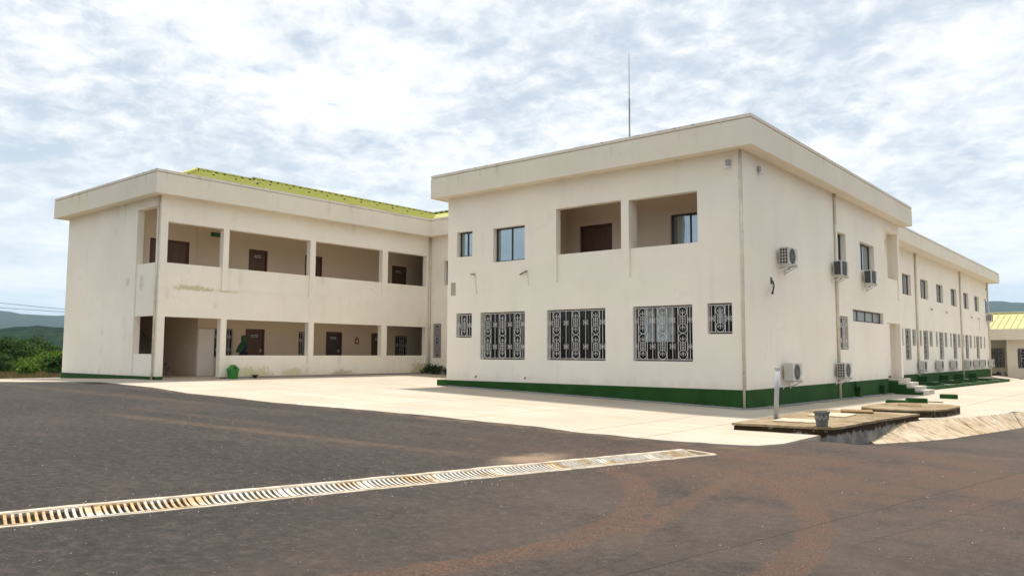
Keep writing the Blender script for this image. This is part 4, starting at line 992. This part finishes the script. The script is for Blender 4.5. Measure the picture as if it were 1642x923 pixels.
# planter kerb along the rear wing
for i, (y0, y1) in enumerate(((19.2, 25.0), (25.1, 30.8), (30.9, 35.5), (35.6, 40.5), (40.6, 46.0))):
    zg = HA(.3, (y0+y1)/2); e = empty('planter', (-.4, (y0+y1)/2, zg), 'low green planter kerb filled with gravel along the rear wing', 'planter', 'green planters along the rear wing')
    x0, x1 = XW+.04, .35+.03*i; h = .17
    MB().box(x1-.15, x1, y0, y1, zg-.2, zg+h).build('kerb', M['green'], e); MB().box(x0, x1-.15, y0, y0+.14, zg-.2, zg+h-.004).build('kerb', M['green'], e); MB().box(x0, x1-.15, y1-.14, y1, zg-.2, zg+h-.004).build('kerb', M['green'], e)
    MB().box(x0, x1-.15, y0+.14, y1-.14, zg-.2, zg+.09).build('gravel_bed', M['gravel'], e)
    MB().box(-1.5, -.2, y0+1.4, y0+2.2, zg+.09, zg+.25).build('cover_block', M['green'], e); MB().box(XW+.04, -1.35, y0+3.6, y0+4.1, zg+.09, zg+.55).build('pipe_box', M['green'], e)
for y, lb in ((10.35, 'first'), (13.75, 'second')):
    zg = HA(.1, y); e = empty('pipe_box', (.1, y, zg), 'green painted pipe box against the plinth nearest the porch steps' if y > 12 else 'green painted pipe box with elbow against the plinth below the strip window', 'box')
    MB().box(.034, .20, y-.17, y+.17, zg, zg+.33).build('box', M['green'], e); MB().box(.034, .23, y-.22, y+.22, zg+.33, zg+.42).build('lid', M['green'], e)
    if y < 12: MB().tube([(.10, y-.22, zg+.36), (.10, y-.34, zg+.40), (.10, y-.36, zg+.62)], .04, 8).build('elbow', M['green'], e)
# gravel along the plinths
def gravel(name, pts):
    mb = MB()
    for (x, y, z, s) in pts:
        vs = [(x+s*a*random.uniform(.7, 1.2), y+s*b*random.uniform(.7, 1.2), z+s*c*random.uniform(.5, .9)) for a, b, c in ((1,0,0),(-1,0,0),(0,1,0),(0,-1,0),(0,0,1),(0,0,-1))]
        mb.add(vs, [(0,2,4),(2,1,4),(1,3,4),(3,0,4),(2,0,5),(1,2,5),(3,1,5),(0,3,5)])
    struct(name, mb, M['gravel'], 'stuff')
pts = []
for i in range(2600):
    x = random.uniform(XB+.1, .1); y = -.04-abs(random.gauss(0, .10)); pts.append((x, y, HA(x, y)+.02, random.uniform(.012, .035)))
for i in range(2600):
    y = random.uniform(-.1, 15.0); x = .04+abs(random.gauss(0, .10)); pts.append((x, y, HA(x, y)+.02, random.uniform(.012, .035)))
for i in range(900):
    y = random.uniform(-4.5, 6.8); x = XL+.04+abs(random.gauss(0, .08)); pts.append((x, y, HA(x, y)+.015, random.uniform(.01, .03)))
gravel('gravel_strip', pts)
pts = []
for i in range(260):
    s = random.uniform(GS0, GS1); t_ = random.choice((-1, 1))*(GHW+.1+abs(random.gauss(0, .16))); x, y = gpt(s, t_); pts.append((x, y, HR(x, y)+.004, random.uniform(.004, .014)))
for i in range(600):
    x = random.uniform(-14, 9); y = random.uniform(-20, -6)
    if near_y(x) < y and x < 4.4: continue
    c_ = Vector((x, y))-GC
    if abs(c_.dot(GN)) < .45: continue
    pts.append((x, y, HR(x, y)+.002, random.uniform(.003, .010)))
gravel('loose_grit', pts)
# litter bin with a roof-shaped lid
bx, by = -19.66, -4.42; bz = HA(bx, by)
r = local_empty('litter_bin', (bx, by, bz), 'green plastic litter bin with house shaped lid beside the gallery column', 'bin')
def frust(x0, x1, y0, y1, z0, X0, X1, Y0, Y1, z1): return MB().add([(x0,y0,z0),(x1,y0,z0),(x1,y1,z0),(x0,y1,z0),(X0,Y0,z1),(X1,Y0,z1),(X1,Y1,z1),(X0,Y1,z1)], [(0,3,2,1),(4,5,6,7),(0,1,5,4),(1,2,6,5),(2,3,7,6),(3,0,4,7)])
frust(-.13, .13, -.15, .15, 0, -.16, .16, -.185, .185, .36).build('body', M['bin'], r, bevel=.012)
frust(-.175, .175, -.2, .2, .345, -.175, .175, -.2, .2, .375).build('rim', M['bin'], r)
MB().add([(-.17, -.195, .375), (.17, -.195, .375), (.17, .195, .375), (-.17, .195, .375), (-.17, 0, .56), (.17, 0, .56)], [(0, 1, 5, 4), (3, 4, 5, 2), (0, 4, 3), (1, 2, 5), (0, 3, 2, 1)]).build('lid', M['bin'], r)
MB().box(.171, .176, -.07, .07, .40, .46).build('slot', M['dark'], r)
r = local_empty('basin', (-19.75, -3.35, HA(-19.75, -3.35)), 'small dark shallow bowl on the ground against the gallery parapet', 'bowl')
MB().lathe([(.08, 0), (.10, .02), (.05, .05), (.16, .12), (.17, .13), (.14, .125), (.04, .07)], (0, 0, 0), 14).build('bowl', M['black'], r); MB().lathe([(.12, .09), (.12, .1)], (0, 0, 0), 12).build('soil', M['soil'], r)

# ------------------------------------------------------------------ person walking in the lower gallery
def person():
    px, py, pz = -21.05, -3.12, .03
    r = local_empty('person', (px, py, pz), 'person walking in the lower gallery wearing a green headscarf and blue tunic', 'person')   # faces +y
    V, Ed, Rd = [], [], []
    def v(p, rad, par=None):
        V.append(p); Rd.append(rad if isinstance(rad, tuple) else (rad, rad)); k = len(V)-1
        if par is not None: Ed.append((par, k))
        return k
    pel = v((0, 0, .93), (.13, .11)); bel = v((0, 0, 1.08), (.115, .095), pel); chs = v((0, .01, 1.27), (.135, .10), bel); up_ = v((0, .0, 1.39), (.10, .085), chs)
    nk = v((0, .02, 1.47), .05, up_); hd0 = v((0, .035, 1.54), (.062, .07), nk); hd1 = v((0, .035, 1.60), (.072, .088), hd0); hd2 = v((0, .03, 1.67), (.058, .07), hd1)
    v((0, .135, 1.585), .014, hd1)
    for s in (-1, 1):
        sh = v((s*.165, 0, 1.37), .055, up_); el = v((s*.21, -.03*s, 1.10), .042, sh); wr = v((s*.22, .10*s+.03, .87), .028, el)
        pm = v((s*.22, .115*s+.035, .81), (.022, .036), wr)
        for q in range(4):
            k = v((s*.222, .115*s+.035+(q-1.5)*.021, .765), .009, pm); k = v((s*.215, .118*s+.035+(q-1.5)*.021, .735-.008*(1.5-abs(q-1.5))), .0085, k); v((s*.205, .12*s+.035+(q-1.5)*.02, .708-.01*(1.5-abs(q-1.5))), .008, k)
        k = v((s*.205, .115*s+.075, .80), .010, pm); v((s*.195, .12*s+.09, .77), .009, k)
        hp = v((s*.09, 0, .88), .085, pel); kn = v((s*.095, .10*s+.03, .49), .058, hp); an_ = v((s*.095, .17*s-.03, .09), .038, kn); v((s*.10, .17*s+.10, .035), .032, an_)
    me = bpy.data.meshes.new('body'); me.from_pydata(V, Ed, []); me.materials.append(plain('dark_skin', (.075, .038, .022), .55))
    o = bpy.data.objects.new('body', me); COL.objects.link(o); o.parent = r
    sk = o.modifiers.new('Skin', 'SKIN'); 
    for i, d in enumerate(me.skin_vertices[0].data): d.radius = Rd[i]; d.use_root = (i == 0)
    sk.use_smooth_shade = True; sb = o.modifiers.new('Sub', 'SUBSURF'); sb.levels = 1; sb.render_levels = 2
    def garment(name, rings, mat, n=20, cap=False):
        mb = MB()
        for (cx, cy, z, rx, ry, fold) in rings:
            for k in range(n):
                a = 2*math.pi*k/n; f = 1+fold*math.sin(5*a+z*7); mb.v.append((cx+rx*f*math.cos(a), cy+ry*f*math.sin(a), z))
        for i in range(len(rings)-1):
            for k in range(n): mb.f.append((i*n+k, i*n+(k+1) % n, (i+1)*n+(k+1) % n, (i+1)*n+k))
        if cap: mb.f.append(tuple((len(rings)-1)*n+k for k in range(n)))
        return mb.build(name, mat, r, smooth=True)
    blue = plain('blue_tunic', (.008, .011, .045), .8, var=.2); grn = plain('green_scarf', (.008, .065, .016), .8, var=.25)
    garment('tunic', [(0, .01, .42, .25, .27, .06), (0, .005, .7, .21, .20, .04), (0, 0, .95, .19, .15, .02), (0, 0, 1.15, .18, .135, .01), (0, 0, 1.33, .20, .13, 0), (0, 0, 1.42, .13, .10, 0), (0, .01, 1.46, .07, .07, 0)], blue)
    for s in (-1, 1):
        MB().tube([(s*.15, 0, 1.39), (s*.185, -.01*s, 1.27), (s*.215, -.03*s, 1.10)], [.075, .075, .07], 12).build('sleeve', blue, r, smooth=True)
    garment('shawl', [(0, -.24, .98, .17, .09, .08), (0, -.17, 1.12, .20, .10, .05), (0, -.08, 1.28, .21, .12, .02), (0, 0, 1.41, .16, .125, 0), (0, .02, 1.50, .085, .09, 0)], grn)
    garment('headscarf', [(0, -.02, 1.47, .10, .095, 0), (0, -.02, 1.54, .095, .10, 0), (0, -.015, 1.62, .098, .105, 0), (0, -.005, 1.68, .085, .098, 0), (0, .01, 1.72, .045, .05, 0), (0, .01, 1.73, .01, .01, 0)], grn, cap=True)
person()
# ------------------------------------------------------------------ planting on the open ground
def ray_y(x, u): return -21.7+(9.24-x)*(16.87+.0361*u)/54.24
def shrub_meshes(seed, h, wd, nleaf, mat, ll):
    rnd = random.Random(seed); mb = MB(); cl_ = [(rnd.gauss(0, wd*.30), rnd.gauss(0, wd*.30), h*rnd.uniform(.28, .95), rnd.uniform(.16, .34)*wd) for _ in range(16)]
    for i in range(nleaf):
        c = rnd.choice(cl_); d = Vector((rnd.gauss(0, 1), rnd.gauss(0, 1), rnd.gauss(0, 1))).normalized()*c[3]*rnd.uniform(.55, 1.0)
        p = Vector((c[0], c[1], c[2]))+Vector((d.x, d.y, d.z*.8))
        if p.z < .05: continue
        a = Vector((d.x+rnd.gauss(0, .3), d.y+rnd.gauss(0, .3), rnd.gauss(-.1, .5))).normalized(); b = a.cross(Vector((rnd.gauss(0, .5), rnd.gauss(0, .5), 1))).normalized()
        L_ = ll*rnd.uniform(.6, 1.3); w_ = L_*rnd.uniform(.28, .42); q = p+a*L_*.5; t = p+a*L_+Vector((0, 0, -L_*.25))
        mb.add([p, q+b*w_, t, q-b*w_], [(0, 1, 2), (0, 2, 3)])
    st = MB()
    for c in cl_[:9]: st.tube([(c[0]*.1, c[1]*.1, -.15), (c[0]*.5, c[1]*.5, c[2]*.5), (c[0], c[1], c[2])], [.05*h*.5, .03*h*.5, .012], 5)
    return mb.mesh('crown', mat), st.mesh('trunk', M['bark'])
SM = [shrub_meshes(1, 1.9, 2.2, 2600, M['leafA'], .17), shrub_meshes(2, 1.5, 2.2, 2400, M['leafB'], .16), shrub_meshes(3, 2.6, 2.4, 2800, M['leafA'], .19), shrub_meshes(4, .75, .9, 700, M['leafB'], .22), shrub_meshes(5, 1.3, 1.1, 1200, M['leafA'], .2), shrub_meshes(6, 2.1, 2.8, 2800, M['leafB'], .18)]
LB = ['dark green rounded shrub on the dry ground beyond the gallery wing', 'bright green low shrub on the dry ground beyond the gallery wing', 'taller dark green bushy tree behind the shrubs beyond the gallery wing', 'small spiky tuft of bright leaves on bare soil by the path', 'dark green upright sapling close to the gallery wing end wall', 'broad bright green shrub among the darker ones beyond the gallery wing']
NMS = ['shrub', 'shrub', 'bushy_tree', 'leaf_tuft', 'sapling', 'shrub']; CT = ['shrub', 'shrub', 'tree', 'plant', 'sapling', 'shrub']
spots = [(-39, 90, 4), (-37, 45, 3), (-52, -8, 0), (-53, 20, 1), (-54, 45, 1), (-55, 66, 5), (-56, 84, 1), (-56, -20, 2), (-58, 5, 2), (-60, 30, 5), (-62, 52, 0), (-60, 72, 2), (-64, 92, 0), (-66, 14, 2), (-70, 40, 2), (-72, 62, 2), (-74, 84, 0), (-78, -10, 2), (-80, 26, 2), (-84, 74, 2), (-88, 98, 2), (-47, -40, 0), (-52, -60, 5), (-58, -45, 2), (-45, -75, 1), (-70, -35, 2), (-62, 112, 2), (-50, 108, 5)]
random.seed(21)
for i, (x, u, k) in enumerate(spots):
    y = ray_y(x, u); e = local_empty(NMS[k], (x, y, FH(x, y)-.02), LB[k], CT[k], 'planting beyond the gallery wing'); e.rotation_euler = (0, 0, random.uniform(0, 6.28)); sc = random.uniform(.85, 1.2)*(.9 if x > -57 else 1.1); e.scale = (sc, sc, sc*random.uniform(.55, 1.0))
    for nm, me in zip(('crown', 'trunk'), SM[k]): o = bpy.data.objects.new(nm, me); COL.objects.link(o); o.parent = e
# dry grass
gm = leafmat('dry_grass', (.10, .085, .03), (.20, .15, .07)); mb = MB()
for i in range(9000):
    x = random.uniform(-62, -30); y = ray_y(x, random.uniform(-60, 115)); z = FH(x, y)
    if y < -12: continue
    a = random.uniform(0, 6.28); h = random.uniform(.06, .28); w_ = random.uniform(.01, .03); lx, ly = random.gauss(0, .08), random.gauss(0, .08)
    mb.add([(x-w_*math.cos(a), y-w_*math.sin(a), z), (x+w_*math.cos(a), y+w_*math.sin(a), z), (x+lx, y+ly, z+h)], [(0, 1, 2)])
struct('dry_grass', mb, gm, 'stuff')
# power line passing behind the gallery wing
POLES = (-20, 60)
for y, zt in zip(POLES, (9.2, 7.9)):
    zg = FH(-80, y) if y < 55 else FH(-80, 55); r = local_empty('utility_pole', (-80, y, zg-.3), 'wooden utility pole carrying the wires behind the gallery wing', 'pole', 'utility poles')
    MB().tube([(0, 0, 0), (0, 0, zt-zg+.3)], [.14, .09], 10).build('mast', M['polewood'], r); MB().box(-.9, .9, -.06, .06, zt-zg-.3, zt-zg-.18).build('crossarm', M['polewood'], r)
for k, zm, nm in ((.0018, 5.14, 'upper'), (.0009, 5.0, 'lower')):
    pts = [(-79.86, -20+80*i/40, zm+k*(-20+80*i/40-25)**2) for i in range(41)]
    tag(MB().tube(pts, .022, 5).build('power_wire', M['wire']), '%s black power wire stretched behind the gallery wing end' % nm, 'wire', 'wires behind the gallery wing')
# ------------------------------------------------------------------ air
hm = bpy.data.materials.new('haze_air'); hm.use_nodes = True; hm.node_tree.nodes.clear(); hq = NT(hm.node_tree)
pvn = hq.n('VolumePrincipled', {'Color': (.62, .80, 1.0, 1), 'Density': .00009, 'Anisotropy': .2}); ho = hq.n('OutputMaterial'); hq.put(ho.inputs['Volume'], pvn.outputs[0])
struct('haze', MB().box(-7800, 7800, -7800, 7800, -40, 420), hm, 'stuff')

# weeds at the foot of the walls
WM = shrub_meshes(11, .34, .5, 420, M['leafA'], .07)
for i, (x, y, lb, sc) in enumerate([(-19.7, 6.66, 'dark weed clump at the foot of the downpipe in the inner corner', 1.3), (-19.1, 6.72, 'dark weed clump below the narrow grilled window of the link wall', 1.1), (-18.5, 6.7, 'low weed growing along the foot of the link wall', .8)]):
    zg = HA(x, y) if x < 4.2 else HR(x, y)+.03
    e = local_empty('weed', (x, y, zg), lb, 'weed', 'weeds along the walls'); e.rotation_euler = (0, 0, i*1.3); e.scale = (sc, sc, sc)
    for nm, me in zip(('crown', 'stem'), WM): o = bpy.data.objects.new(nm, me); COL.objects.link(o); o.parent = e
